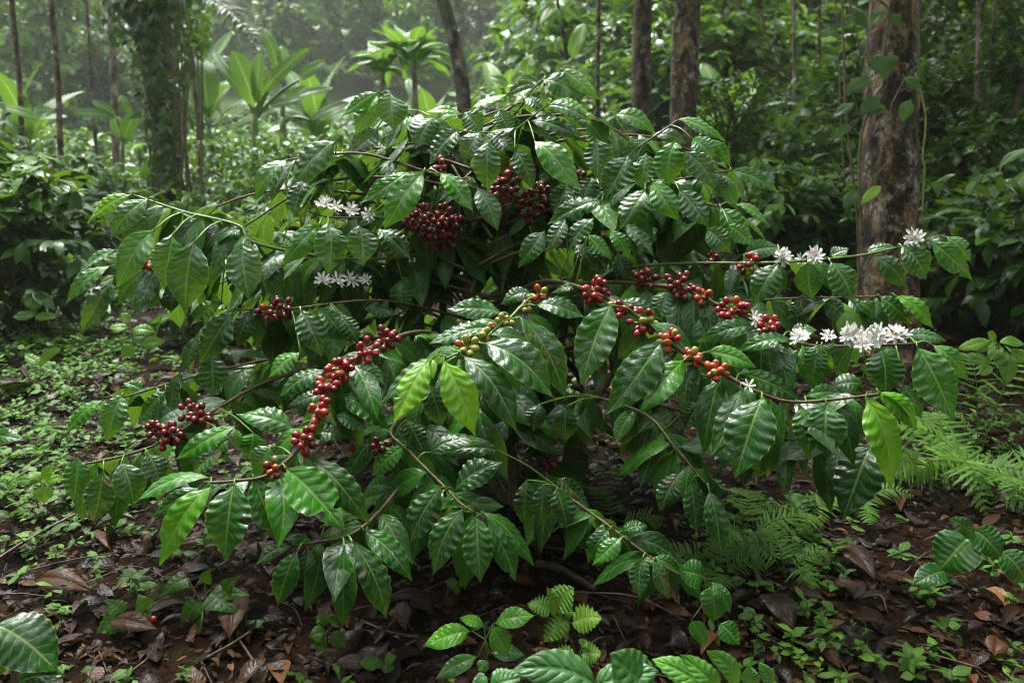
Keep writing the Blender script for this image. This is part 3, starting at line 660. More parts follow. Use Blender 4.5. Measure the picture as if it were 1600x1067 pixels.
# cherries -----------------------------------------------------------
RED = (.29, .012, .016); MAR = (.14, .008, .012); ORA = (.38, .065, .016); GRN = (.26, .28, .045); PNK = (.40, .06, .05); DKG = (.10, .11, .03)
MIX = dict(r=[RED] * 6 + [ORA, MAR, MAR], d=[MAR] * 6 + [RED], o=[ORA] * 5 + [GRN, RED, ORA], g=[GRN] * 6 + [ORA], p=[GRN] * 3 + [PNK, GRN], m=[RED, GRN, MAR, GRN, ORA], R=[RED, RED, ORA, RED, PNK, MAR, GRN], b=[DKG, MAR, MAR, ORA])
single = 0
order = sorted(range(len(CL)), key=lambda q: CL[q][2])
for ci in order:
    px, py, d, n, mix, sp = CL[ci]
    c = P(px, py, d)
    j = np.argmin(((ALLB - c) ** 2).sum(1)); nb_ = ALLB[j]
    if np.linalg.norm(nb_ - c) < .06: c = .35 * nb_ + .65 * c
    tg = unit(ALLB[min(j + 1, len(ALLB) - 1)] - ALLB[max(j - 1, 0)])
    m = MB(); placed = []; R = sp / F * d
    rad = .0072; n = int(n * 1.06); R *= 1.04
    tries = 0
    while len(placed) < n and tries < 900:
        tries += 1
        v = unit(RNG.normal(size=3)); v[1] -= .25; v = unit(v)
        ring = R * (.45 + .55 * RNG.random() ** .6)
        q = c + v * ring + tg * R * RNG.uniform(-.25, .25)
        r = rad * RNG.uniform(.88, 1.12)
        if all(np.linalg.norm(q - p[0]) > .78 * (r + p[1]) for p in placed):
            placed.append((q, r, v))
    for q, r, v in placed:
        tube(m, [c + (q - c) * .1, q - v * r * .5], .0012, .001, 4, 2)
    # a knobbly node where the stalks leave the branch
    tube(m, [c - tg * .006, c, c + tg * .006], .004, .004, 6, 2)
    k2 = MB(); indiv = []
    for q, r, v in placed:
        col = np.array(MIX[mix][RNG.integers(len(MIX[mix]))]) * RNG.uniform(.75, 1.2)
        if d < 1.84 and single + len(indiv) < 100: indiv.append((q, r, v, col))
        else: ball(k2, q, v, r, col)
    # the cluster mesh: stalks and any cherries kept together
    st = m
    if k2.n:
        st.col = [np.broadcast_to(np.array([.14, .17, .03]), x.shape) for x in st.col]
        for a_i in range(len(k2.v)):
            st.add(k2.v[a_i], quads=SPH_Q, col=k2.col[a_i])
    else:
        st.col = [np.broadcast_to(np.array([.14, .17, .03]), x.shape) for x in st.col]
    cl = st.build('cherry_cluster', M_cherry, plant, origin=c)
    for q, r, v, col in indiv:
        b = MB(); ball(b, q, v, r, col)
        b.build('cherry', M_cherry, cl, origin=q); single += 1

# blossom ---------------------------------------------------------------
for px, py, d, rp in FL:
    c = P(px, py, d); R = rp / F * d * .93
    m = MB(); st = MB()
    nfl = 5 if rp > 15 else 3 if rp > 13 else 2
    if rp == 14 and d < 1.6: nfl = 1
    for f in range(nfl):
        axd = unit(CAM - c) * .8 + np.array([0, 0, .5]) + (RNG.normal(0, .55, 3) if nfl > 1 else 0)
        axd = unit(axd); x = unit(np.cross(axd, [.2, .3, .9])); y = np.cross(axd, x)
        c0 = c + RNG.normal(0, .003, 3)
        npet = RNG.integers(6, 9)
        for q in range(npet):
            th = 2 * np.pi * (q + RNG.uniform(-.15, .15)) / npet
            dirp = unit(math.cos(th) * x + math.sin(th) * y + axd * RNG.uniform(.15, .6))
            leaves(m, c0, c0 + dirp * R * RNG.uniform(.9, 1.15), unit(axd + .3 * RNG.normal(size=3)), R * .30, nt=9, ns=5, prof='petal', arch=-.05, fold=.35, curl=0, wave=.02)
        for q in range(2):
            th = RNG.uniform(0, 6.28)
            e = c0 + unit(axd + .5 * (math.cos(th) * x + math.sin(th) * y)) * R * RNG.uniform(.4, .6)
            tube(st, [c0 + axd * .002, (c0 + e) / 2, e], .0004, .0007, 4, 3)
    o = m.build('flower', M_petal, plant, origin=c)
    st.build('stamens', M_stamen, o, origin=c)
# ------------------------------------------------------------------ background planting
def shrub_leaves(mb, base, w, h, nbr, lpb, leafL, tone, sd=.15, droop=1., low=.15, prof='coffee', stems=None, lw=.42, nt=6, ns=3, tsd=None):
    base = np.asarray(base, float)
    az = RNG.random(nbr) * 2 * np.pi
    zt = low + (1 - low) * RNG.random(nbr) ** .8
    rr = np.sqrt(np.clip(1 - (zt * .92) ** 2.2, .03, 1)) * RNG.uniform(.55, 1.08, nbr)
    tip = np.stack([np.cos(az) * rr * w / 2, np.sin(az) * rr * w / 2, zt * h], 1)
    root = np.stack([RNG.normal(0, .03, nbr) * w, RNG.normal(0, .03, nbr) * w, zt * h * RNG.uniform(.45, .8, nbr)], 1)
    u = RNG.random((nbr, lpb)) ** .7 * .85 + .15
    q = root[:, None] + (tip - root)[:, None] * u[..., None]
    q[..., 2] += .12 * h * u * (1 - u) * 2
    dv = unit(tip - root)[:, None] * np.ones((1, lpb, 1))
    ax = dv * RNG.uniform(.1, .9, (nbr, lpb, 1)) + RNG.normal(0, .55, (nbr, lpb, 3)) * np.array([1, 1, .35]) + np.array([0, 0, -.7 * droop]) * RNG.uniform(.3, 1.3, (nbr, lpb, 1))
    ax = unit(ax)
    L = leafL * RNG.uniform(.6, 1.25, (nbr, lpb, 1))
    nrm = np.array([0, 0, 1.]) + .35 * dv + RNG.normal(0, .3, (nbr, lpb, 3))
    tb = np.clip(tone + RNG.normal(0, sd, (nbr, 1)) + RNG.normal(0, .1, (nbr, lpb)) + .28 * (u > .9) * RNG.random((nbr, lpb)), 0, 1)
    B = (base + q).reshape(-1, 3)
    leaves(mb, B, B + (ax * L).reshape(-1, 3), nrm.reshape(-1, 3), (L * lw * RNG.uniform(.85, 1.15, L.shape)).ravel(), nt=nt, ns=ns, prof=prof, arch=RNG.uniform(.03, .15, len(B)), fold=.2, curl=.05, wave=.02, tone=tb.ravel())
    if stems is not None:
        for i in range(0, nbr, max(1, nbr // 14)):
            tube(stems, [base + root[i] * [1, 1, .0] + [0, 0, -.03], base + root[i], base + (root[i] + tip[i]) / 2 + [0, 0, .06 * h], base + tip[i]], .006 + .004 * w, .003, 5, 3)

def shrub(px, d, w, h, leafL, tone, label, nbr=70, lpb=14, name='leafy_shrub', cat='shrub', group=None, prof='coffee', low=.12, lw=.42):
    b = ground_at(px, d)
    e = empty(name, b, label, cat, group)
    m = MB(); st = MB()
    shrub_leaves(m, b, w, h, nbr, lpb, leafL, tone, stems=st, prof=prof, low=low, lw=lw)
    m.build('foliage', M_bgleaf, e); st.build('stem', M_twig, e)
    return e

SH = [
    (35, 4.5, 1.5, .92, .125, .18, 'large dark glossy shrub at the left edge of the clearing', 110, 16),
    (115, 6.3, 1.6, 1.02, .13, .22, 'dark shrub behind the large glossy shrub at the left edge', 90, 14),
    (-30, 6.8, 1.6, 1.2, .14, .2, 'shrub at the far left edge beneath the thin trunks', 80, 14),
    (365, 4.6, 1.3, .60, .12, .3, 'low pale leaved shrub just behind the left arm of the coffee bush', 80, 14),
    (455, 5.4, 1.2, .62, .12, .28, 'low shrub behind the left shoulder of the coffee bush', 70, 14),
    (235, 7.2, 1.2, .62, .10, .72, 'yellow green low bush left of the foot of the vine covered tree', 70, 14),
    (160, 8.8, 1.3, .8, .10, .62, 'light green low bush below the small banana plant', 60, 14),
    (385, 8.4, 2.3, 1.12, .10, .60, 'light green bush right of the vine covered tree', 130, 14),
    (480, 9.4, 2.0, 1.15, .11, .5, 'mid green bush beneath the tall banana plant', 100, 14),
    (575, 9.0, 1.8, 1.2, .11, .45, 'bush below the whorled big leaf trees', 90, 14),
    (680, 8.6, 1.6, 1.15, .12, .3, 'green bush at the foot of the leaning trunk', 90, 14),
    (790, 8.0, 1.6, 1.45, .12, .5, 'bright green bush just right of the leaning trunk', 90, 14),
    (880, 7.8, 1.6, 1.5, .12, .55, 'bright green bush left of the two brown trunks', 90, 14),
    (1130, 7.5, 1.5, 1.5, .10, .3, 'dense small leaved bush right of the two brown trunks', 110, 16),
    (1165, 5.0, 1.5, .82, .11, .25, 'dark low shrub behind the right shoulder of the coffee bush', 100, 15),
    (1262, 5.2, 1.5, .85, .12, .3, 'dark shrub left of the big rough trunk', 100, 15),
    (1225, 7.0, 1.6, 1.05, .12, .45, 'shrub around the bright young banana leaf', 80, 14),
    (1300, 7.6, 1.6, 1.7, .12, .32, 'tall shrub behind the lianas left of the big trunk', 110, 15),
    (1480, 5.0, 1.2, .78, .12, .3, 'leafy shrub just right of the big rough trunk', 90, 14),
    (1575, 4.4, 1.3, .74, .13, .25, 'dark leafy shrub at the right edge of the clearing', 100, 14),
    (1540, 6.2, 1.6, 1.15, .12, .2, 'dark shrub at right below the cluster of thin trunks', 100, 14),
    (1440, 7.0, 1.5, 1.6, .12, .2, 'dark tall bush behind the big rough trunk', 110, 15),
    (1600, 7.2, 1.8, 2.3, .15, .28, 'tall drooping bush in the upper right corner', 130, 15),
    (1500, 8.4, 2.2, 2.7, .14, .25, 'tall dark bush behind the thin trunks at right', 150, 15),
]
for s_ in SH:
    if s_[0] > 1100: s_ = s_[:5] + (max(.05, s_[5] - .1),) + s_[6:]
    shrub(*s_[:7], nbr=s_[7], lpb=s_[8])

# trees -------------------------------------------------------------
def roughness(k, ns, amp, seed):
    r = np.random.default_rng(abs(seed))
    z = np.zeros((k, ns))
    for a, c, w in ((5, 4, 1.), (11, 8, .7), (26, 15, .6), (60, 28, .55), (130, 52, .4)):
        if a > k * 2 or c > ns * 1.2: continue
        gr = r.normal(0, 1, (a, c)); gr = np.hstack([gr, gr[:, :1]])
        A1 = np.array([np.interp(np.linspace(0, c, ns, endpoint=False), np.arange(c + 1), row) for row in gr])
        z += w * np.array([np.interp(np.linspace(0, a - 1, k), np.arange(a), A1[:, q]) for q in range(ns)]).T
    return amp * np.clip(z, -2.2, 2.6) * .6

def tree(pts, w0, w1, d, label, mat, name='forest_tree', crown=None, group=None, ns=14, amp=.05, cat='tree', ground=True, extra_top=True):
    if w0 > 20: ns = max(ns, 30)
    """pts: (px,py) from the lowest seen point to the top of the frame, all about depth d; w in photo px"""
    pp = [P(px, py, d) for px, py in pts]
    g0 = np.array([pp[0][0], pp[0][1], float(gz(pp[0][0], pp[0][1]))])
    if pp[0][2] > g0[2] + .03: pp = [g0 - [0, 0, .05]] + pp
    else: pp[0][2] = min(pp[0][2], g0[2] - .05)
    e = empty(name, g0, label, cat, group)
    top = pp[-1]; dirv = unit(pp[-1] - pp[-2])
    H = 1.6 + RNG.uniform(0, 1.2) if extra_top else .2
    pp = pp + [top + dirv * H * .5 + np.array([.03, 0, 0]), top + np.array([dirv[0] * .5, dirv[1] * .5, 1]) * H]
    m = MB(); mm = 40 if ns > 40 else 14 if w0 > 20 else 5
    k = (len(pp) - 1) * mm + 1
    r0, r1 = w0 / 2 / F * d, w1 / 2 / F * d
    rg = roughness(k, ns, amp, int(pts[0][0]) + 3)
    if w0 > 20: rg += .35 * np.exp(-np.linspace(0, 1, k) * 22)[:, None]
    tube(m, pp, r0, r1 * .8, ns, mm, rough=rg)
    tr = m.build('trunk', mat, e)
    if crown:
        cw, ch, n, LL, tn = crown
        m = MB(); st = MB(); tp = pp[-1] - [0, 0, ch * .55]
        shrub_leaves(m, tp, cw, ch, n, 14, LL, tn, low=.05, stems=st)
        m.build('crown', M_bgleaf, e); st.build('limb', M_vine, e)
    return e

T_ = [
    ([(36, 240), (30, 120), (18, 0)], 9, 8, 8.6, 'thin brown tree at the far left edge of the photo', M_bark2, (2.2, 1.9, 60, .13, .2)),
    ([(97, 270), (90, 120), (80, 0)], 10, 8, 7.4, 'thin dark tree rising from the dark shrub at left', M_bark2, (2.0, 1.8, 60, .13, .15)),
    ([(150, 230), (142, 110), (136, 0)], 6, 5, 11, 'very thin tree between the dark thin tree and the pale pole tree', M_bark2, (2.2, 2., 50, .13, .2)),
    ([(182, 260), (178, 120), (173, 0)], 13, 11, 10, 'straight pale pinkish pole tree left of the vine covered tree', M_bark3, (2.6, 2.1, 60, .14, .25)),
    ([(315, 275), (305, 140), (294, 0)], 7, 6, 8.2, 'very thin dark stem just right of the vine covered tree', M_bark2, (1.6, 1.4, 30, .12, .3)),
    ([(729, 235), (722, 130), (708, 60), (690, -10)], 25, 23, 7.2, 'curved slender tree leaning left behind the top of the coffee bush', M_mossy, (2.6, 2.0, 60, .13, .3)),
    ([(932, 260), (934, 120), (936, 0)], 8, 7, 7, 'thin straight stem left of the two brown trunks', M_bark2, (1.6, 1.4, 30, .12, .35)),
    ([(1000, 330), (1002, 150), (1005, 0)], 33, 31, 7.4, 'straight brown tree, left one of the pair behind the bush', M_bark2, (4, 2.4, 110, .2, .3)),
    ([(1064, 330), (1068, 150), (1075, 0)], 48, 42, 6.6, 'thicker mossy brown tree, right one of the pair behind the bush', M_bark, (4, 2.4, 110, .2, .3)),
    ([(1243, 260), (1241, 120), (1240, 0)], 6, 5, 9.5, 'thin pale stem behind the bright young banana leaf', M_bark3, (2.8, 2.0, 80, .18, .35)),
    ([(1279, 230), (1280, 120), (1281, 0)], 6, 5, 8.8, 'thin dark stem left of the lianas on the big trunk', M_bark2, (2.8, 2.0, 80, .18, .3)),
    ([(1228, 170), (1215, 110), (1196, 50), (1188, 0)], 5, 4, 9.2, 'thin crooked stem leaning left behind the right undergrowth', M_bark2, (1.6, 1.4, 40, .12, .35)),
    ([(1522, 335), (1526, 160), (1530, 0)], 7, 6, 6.6, 'thin pale stem nearest the big trunk in the right stand', M_bark3, (3.0, 2.0, 90, .19, .2)),
    ([(1538, 300), (1545, 150), (1556, 0)], 7, 6, 7, 'thin dark stem in the middle of the right stand', M_mossy, (3.0, 2.0, 90, .19, .2)),
    ([(1560, 290), (1572, 150), (1586, 0)], 8, 6, 7.4, 'dark slanting stem at the right of the thin stand', M_mossy, (3.0, 2.0, 90, .19, .2)),
    ([(1556, 320), (1572, 230), (1592, 150), (1612, 60)], 14, 12, 6.8, 'pale leaning trunk at the right edge of the photo', M_bark3, (3.0, 2.0, 90, .19, .2)),
]
for a in T_:
    tree(a[0], a[1], a[2], a[3], a[4], a[5], crown=a[6])
# vine covered tree and the big rough trunk
vt = tree([(258, 300), (262, 230), (250, 120), (238, 0)], 42, 50, 7.8, 'dark leaning tree wrapped in climbing ivy at left', M_mossy, crown=(3.4, 2.4, 80, .14, .15), ns=20, amp=.12)
bt = tree([(1386, 560), (1386, 400), (1389, 250), (1393, 120), (1398, 0)], 92, 84, 4.0, 'big rough brown trunk with pale lichen patches at right', M_bark, crown=(5., 2.4, 100, .2, .25), ns=110, amp=.055)
iv = empty('climbing_ivy', ground_at(256, 7.7), 'dense dark ivy covering the leaning tree at left', 'climbing plant')
m = MB(); st = MB()
n = 820
yy = -10 + 300 * RNG.random(n) ** 2.4
cx = np.interp(yy, [-10, 120, 230, 300], [237, 250, 262, 258])
wd = np.interp(yy, [-10, 60, 110, 200, 300], [66, 62, 46, 25, 20])
kk = RNG.normal(0, .55, n) * wd - 14 * np.clip(1 - yy / 110, 0, 1) * RNG.random(n) * 2
B = np.array([P(cx[i] + kk[i], yy[i], 7.75 - .35 * math.sqrt(max(0, 1 - min(1, (kk[i] / 70) ** 2))) * RNG.random()) for i in range(n)])
ax = unit(RNG.normal(0, .5, (n, 3)) + np.array([0, -.25, -.9]))
leaves(m, B, B + ax * RNG.uniform(.06, .15, (n, 1)), np.array([0, -1, .5]) + RNG.normal(0, .4, (n, 3)), RNG.uniform(.03, .08, n), nt=6, ns=3, prof='heart', arch=.06, fold=.15, wave=.02, tone=np.clip(RNG.normal(.02, .14, n), 0, .6))
m.build('foliage', M_bgleaf, iv)
for q in range(7):
    x0 = RNG.uniform(-24, 24)
    if q > 3: x0 = 26 + 5 * (q - 4); 
    tube(st, [P(262 + x0, 300, 7.6), P(258 + x0 + RNG.normal(0, 6), 200, 7.55), P(250 + x0 * 1.3, 100, 7.55), P(240 + x0 * 1.3, 0, 7.55)], .012, .008, 5, 5)
st.build('vine_stem', M_vine, iv)
# yellow-green climber to the right of the ivy
cy = empty('climbing_plant', ground_at(312, 7.5), 'yellow green climber leaves beside the ivy on the leaning tree', 'climbing plant')
m = MB(); n = 46
B = np.array([P(RNG.normal(312, 9), RNG.uniform(14, 72), 7.6) for _ in range(n)])
ax = unit(RNG.normal(0, .6, (n, 3)) + np.array([0, -.2, -.7]))
leaves(m, B, B + ax * RNG.uniform(.07, .14, (n, 1)), np.array([0, -1, .6]) + RNG.normal(0, .3, (n, 3)), RNG.uniform(.03, .06, n), nt=6, ns=3, tone=RNG.uniform(.6, 1, n))
m.build('foliage', M_bgleaf, cy)
m = MB(); tube(m, [ground_at(318, 7.5), P(312, 150, 7.6), P(306, 60, 7.6), P(314, 10, 7.6)], .012, .006, 5, 6); m.build('vine_stem', M_vine, cy)

# climbers on the big trunk
def traced(mb, crop, rows, d, prof='coffee', facing=.8, nt=24, ns=9, wave=.04, nv=8, arch=.08, dz=.05, tsd=.05, fold=.15, quilt=.01, wk=1.):
    ox, oy = CROP[crop]
    out = []
    for b0, b1, t0, t1, w, tn in rows:
        bx, by, tx, ty, w = ox + b0 * SC, oy + b1 * SC, ox + t0 * SC, oy + t1 * SC, w * SC
        B = P(bx, by, d); Lp = math.hypot(tx - bx, ty - by)
        T = P(tx, ty, d - dz * RNG.uniform(-.3, 1.2) * Lp / F * d * 5)
        N = unit(facing * unit(CAM - B) + np.array([0, 0, .6]) + RNG.normal(0, .1, 3))
        leaves(mb, B, T, N, w * wk / F * d * 1.05, nt=nt, ns=ns, prof=prof, arch=arch * RNG.uniform(.6, 1.4), fold=fold, wave=wave, nv=nv, tone=tn + RNG.normal(0, tsd), quilt=quilt, bend=RNG.normal(0, .03))
        out.append(B)
    return out
cv = empty('climbing_vine', ground_at(1360, 3.9), 'climbing vine with heart shaped and pointed leaves on the big rough trunk', 'climbing plant')
m = MB(); traced(m, 'C', [(945, 265, 960, 375, 125, .3)], 3.80, prof='heart'); m.build('leaf', M_bgleaf, cv)
for r in [(890, 360, 765, 430, 70, .2), (815, 475, 720, 545, 55, .3), (925, 445, 840, 535, 75, .25), (800, 575, 715, 645, 50, .3), (1050, 355, 1120, 420, 50, .45), (1075, 460, 1040, 570, 65, .55), (920, 480, 925, 530, 70, .5), (960, 50, 890, 130, 50, .3), (990, 60, 1020, 130, 50, .25), (940, 860, 840, 950, 50, .8), (740, 140, 640, 175, 50, .35), (830, 880, 760, 960, 60, .3)]:
    m = MB(); traced(m, 'C', [r], 3.80); m.build('leaf', M_bgleaf, cv)
m = MB()
q = lambda x, y, d=3.82: P(1060 + x * SC, y * SC, d)
tube(m, [q(850, 1090), q(840, 900), q(845, 640), q(905, 460), q(950, 380), q(945, 265), q(975, 60), q(930, 0), q(930, -60)], .007, .005, 6, 6)
tube(m, [q(1000, 600), q(985, 500), q(1010, 440), q(1050, 360)], .004, .003, 5, 5)
tube(m, [q(845, 560), q(800, 400), q(760, 300)], .004, .003, 5, 5)
m.build('vine_stem', M_vine, cv)
def liana(pts, r, label, mat, group=None):
    m = MB(); pp = [P(1060 + x * SC, y * SC, d) for x, y, d in pts]
    tube(m, pp, r, r * .9, 6, 8)
    o = m.build('liana', mat, None, origin=pp[0]); return tag(o, label, 'liana', group)
liana([(835, 1500, 3.95), (830, 1050, 3.9), (780, 560, 3.9), (765, 200, 3.92), (755, -60, 3.95)], .006, 'thick brown liana hanging left of the big rough trunk', M_vine)
liana([(850, 330, 3.85), (820, 120, 3.87), (770, -60, 3.9)], .004, 'short dark liana slanting up left of the big trunk', M_vine)
liana([(770, 870, 4.1), (745, 420, 4.1), (735, 100, 4.1), (720, -60, 4.1)], .004, 'thin liana hanging farthest left of the big trunk', M_vine)
liana([(1125, 1050, 3.8), (1140, 780, 3.78), (1130, 730, 3.78), (1145, 560, 3.78), (1120, 420, 3.8), (1095, 340, 3.82)], .0045, 'yellow green liana on the right side of the big trunk', M_gvine)

# banana plants and other big leaves -------------------------------------
def bigleaf(name, label, cat, crop, rows, d, root_px, mat=M_banana, prof='banana', stem_to=None, sr=.03, leaf_name='leaf', arch=.1):
    b = ground_at(root_px, d)
    e = empty(name, b, label, cat)
    m = MB(); ox, oy = CROP[crop]
    sx, sy = stem_to
    c0 = P(ox + sx * SC, oy + sy * SC, d)
    tube(m, [b - [0, 0, .05], (b + c0) / 2, c0], sr, sr * .55, 9, 6)
    for r in rows:
        B = P(ox + r[0] * SC, oy + r[1] * SC, d)
        if np.linalg.norm(B - c0) > .02: tube(m, [c0 - [0, 0, .05], (c0 + B) / 2 + [0, 0, .02], B], sr * .4, sr * .25, 6, 4)
        l = MB(); traced(l, crop, [r], d, prof=prof, nt=30, ns=7, wave=.02, nv=12, arch=arch, quilt=.004, fold=.2, wk=.8)
        l.build(leaf_name, mat, e)
    m.build('stem', M_gtwig, e)
bigleaf('banana_plant', 'tall banana plant with bright upright leaves in the misty background', 'banana plant', 'A',
        [(1175, 500, 1078, 235, 125, .85), (1192, 490, 1207, 245, 75, .8), (1140, 470, 985, 232, 60, .2), (1215, 440, 1432, 225, 75, .2), (1290, 335, 1218, 130, 75, .45), (1318, 310, 1308, 212, 70, .8), (1385, 370, 1505, 285, 75, .4), (1245, 500, 1392, 452, 60, .1)], 9.6, 398, stem_to=(1180, 530), sr=.06)
bigleaf('banana_plant', 'drooping pale banana plant right behind the tall banana plant', 'banana plant', 'A',
        [(1310, 500, 1545, 410, 60, .1), (1310, 520, 1415, 592, 60, .05), (1300, 510, 1090, 590, 60, .05), (1305, 490, 1200, 420, 60, .15), (1315, 480, 1420, 400, 60, .2), (1440, 560, 1620, 475, 60, .1)], 10.2, 440, stem_to=(1310, 545), sr=.07)
bigleaf('banana_plant', 'banana plant with one broad hanging leaf right of the vine covered tree', 'banana plant', 'A',
        [(925, 262, 960, 500, 150, .35), (915, 268, 860, 390, 80, .3)], 8.9, 312, stem_to=(920, 270), sr=.04)
bigleaf('banana_plant', 'small banana plant with a yellow green heart shaped pair of leaves at left', 'banana plant', 'A',
        [(563, 650, 528, 535, 75, 1.), (572, 650, 618, 522, 80, 1.), (545, 545, 335, 525, 55, .3), (540, 540, 425, 468, 55, .35), (590, 650, 700, 612, 45, .3), (600, 530, 560, 440, 60, .3)], 8.6, 190, stem_to=(567, 660), sr=.035)
bigleaf('banana_plant', 'banana leaf arching over the shrub at the far left edge', 'banana plant', 'A',
        [(20, 500, 185, 555, 60, .75), (10, 500, -130, 560, 60, .6), (150, 520, 250, 510, 50, .3)], 6.9, 2, stem_to=(15, 510), sr=.03)
bigleaf('banana_plant', 'banana plant with an upright bright leaf behind the top right of the bush', 'banana plant', 'B',
        [(1075, 275, 1135, 108, 95, .85), (870, 350, 885, 262, 85, .85), (790, 400, 690, 350, 60, .6), (800, 395, 860, 340, 60, .6), (1000, 340, 1080, 290, 60, .5)], 8.4, 880, stem_to=(960, 420), sr=.04)
bigleaf('banana_plant', 'young banana plant with a single bright upright leaf left of the big trunk', 'banana plant', 'C',
        [(475, 690, 464, 535, 78, 1.), (490, 610, 545, 525, 36, .8), (528, 775, 518, 700, 42, .85), (535, 775, 597, 685, 48, .75)], 7.2, 1222, stem_to=(478, 740), sr=.025)
bigleaf('broad_leaf_plant', 'broad pointed leaves of a plant at the right edge of the photo', 'plant', 'C',
        [(1500, 950, 1610, 790, 90, .4), (1490, 770, 1620, 690, 60, .35), (1480, 930, 1620, 940, 60, .3), (1470, 960, 1400, 860, 50, .3), (1450, 1000, 1560, 1050, 60, .3), (1500, 800, 1400, 850, 45, .3)], 4.9, 1575, stem_to=(1480, 1000), sr=.015, prof='lance')
def whorl(px, py, d, n, L, label, root, tone):
    b = ground_at(root, d); e = empty('big_leaf_tree', b, label, 'tree')
    c = P(px, py, d); m = MB()
    tube(m, [b - [0, 0, .05], (b + c) / 2 + [.03, 0, 0], c], .05, .03, 9, 6); m.build('trunk', M_bark3, e)
    for i in range(n):
        az = 2 * np.pi * i / n + RNG.uniform(-.2, .2); el = RNG.uniform(-.35, .95)
        dv = np.array([math.cos(az) * math.cos(el), math.sin(az) * math.cos(el), math.sin(el)])
        l = MB(); LL = L * RNG.uniform(.8, 1.15)
        leaves(l, c + dv * .06 + np.array([0, 0, RNG.uniform(-.25, .05)]), c + dv * LL + np.array([0, 0, -.12]), np.array([0, 0, 1.]), LL * .36, nt=26, ns=7, nv=14, arch=.16, fold=.1, wave=.06, tone=tone + RNG.normal(0, .12), quilt=.01)
        l.build('leaf', M_banana, e)
whorl(646, 84, 10.5, 26, .6, 'big leaf tree with a rosette of pale leaves left of the leaning trunk', 648, .6)
whorl(596, 100, 11, 22, .52, 'smaller big leaf tree left of the rosette of pale leaves', 600, .5)
def banana(px, d, n, L, h, label, tone):
    b = ground_at(px, d); e = empty('banana_plant', b, label, 'banana plant')
    c = b + [0, 0, h]; m = MB(); tube(m, [b - [0, 0, .05], (b + c) / 2 + [.02, 0, 0], c], .07, .04, 9, 6); m.build('stem', M_gtwig, e)
    for i in range(n):
        az = 2.4 * i + RNG.uniform(-.3, .3); el = 1.25 - 1.1 * i / n
        dv = np.array([math.cos(az) * math.cos(el), math.sin(az) * math.cos(el), math.sin(el)])
        LL = L * RNG.uniform(.8, 1.15); l = MB(); p0 = c + dv * .12; tube(l, [c - [0, 0, .08], c, p0 + dv * .04], .02, .012, 6, 4, tone=tone)
        leaves(l, p0, p0 + dv * LL + np.array([0, 0, -.22 * LL * i / n]), np.array([-.35 * dv[0], -.35 * dv[1] - .3, 1.]), LL * .27, nt=44, ns=7, prof='banana', nv=22, arch=.14 + .1 * i / n, fold=.3, wave=.10, tone=tone + RNG.normal(0, .15), quilt=.006, twist=RNG.normal(0, .4))
        l.build('leaf', M_banana, e)
banana(505, 12.5, 9, 1.1, .9, 'banana plant with arching leaves just left of the big leaf trees', .35)
banana(335, 13.5, 9, 1.2, 1.2, 'distant banana plant between the ivy tree and the tall banana plant', .4)
banana(675, 13, 8, 1.1, .8, 'distant banana plant just left of the leaning trunk', .3)
banana(790, 11, 8, .9, 1.0, 'banana plant right of the leaning trunk behind the bright bushes', .55)
banana(60, 11, 8, 1.0, .9, 'banana plant between the two thin trees at the far left', .45)
banana(1130, 9.5, 8, .8, .9, 'banana plant in the undergrowth right of the pair of brown trunks', .45)
pl = empty('palmate_tree', ground_at(915, 8.8), 'bright green palmate leaves at the top of the photo right of centre', 'tree')
m = MB(); traced(m, 'B', [(1000, 20, 903, 85, 40, .8), (1000, 30, 928, 128, 42, .85), (1005, 35, 975, 132, 40, .85), (1010, 35, 1025, 115, 38, .8), (1015, 30, 1070, 105, 38, .85), (1020, 20, 1120, 95, 38, .8), (1000, 10, 930, 20, 38, .8), (1020, 5, 1100, 20, 38, .8)], 8.8, prof='coffee'); m.build('leaf', M_banana, pl)
m = MB(); traced(m, 'B', [(995, 192, 942, 212, 36, .75), (995, 195, 962, 240, 36, .75), (1000, 195, 1000, 248, 36, .75), (1003, 193, 1050, 228, 36, .7), (1000, 190, 1040, 185, 32, .7)], 8.8, prof='coffee'); m.build('leaf', M_banana, pl)
m = MB(); tube(m, [ground_at(915, 8.8), P(890, 120, 8.8), P(872, 8, 8.8), P(870, -60, 8.8)], .025, .015, 7, 6); tube(m, [P(880, 90, 8.8), P(868, 62, 8.8)], .01, .006, 6, 4); m.build('trunk', M_bark2, pl)
# arching palm frond at the top beside the ivy tree
def frond(mb, pts, n, Lp, w, tone, prof='pinna', rach=.003, start=.12, tilt=.5, taper=None, wave=.0, stem=None, nrm=(0, -.35, 1.), droop=.15):
    c = tube(stem if stem is not None else mb, pts, rach, rach * .4, 5, 6, tone=tone)
    u = np.linspace(start, .985, n); idx = u * (len(c) - 1)
    q = np.stack([np.interp(idx, np.arange(len(c)), c[:, k]) for k in range(3)], 1)
    tg = unit(np.gradient(q, axis=0)); nr = unit(np.array(nrm)); sd = unit(np.cross(tg, nr))
    prof_l = np.sin(np.pi * np.clip(.18 + .82 * u, 0, 1)) ** .8 if taper is None else np.interp(u, *taper)
    for sg in (-1, 1):
        L = (Lp * prof_l * RNG.uniform(.9, 1.1, n))[:, None] + .004
        dv = unit(sg * sd + tilt * tg + np.array([0, 0, -1.]) * droop * RNG.uniform(0, 3.2, (n, 1)) + RNG.normal(0, .09, (n, 3)))
        leaves(mb, q, q + dv * L, nr + RNG.normal(0, .12, (n, 3)), np.minimum(w, L[:, 0] * .5), nt=10, ns=5, prof=prof, arch=.05, fold=.12, wave=wave, nv=6, tone=np.clip(tone + RNG.normal(0, .08, n), 0, 1))
    return c
pf = empty('palm', ground_at(300, 8.5), 'arching palm frond beside the top of the vine covered tree', 'palm')
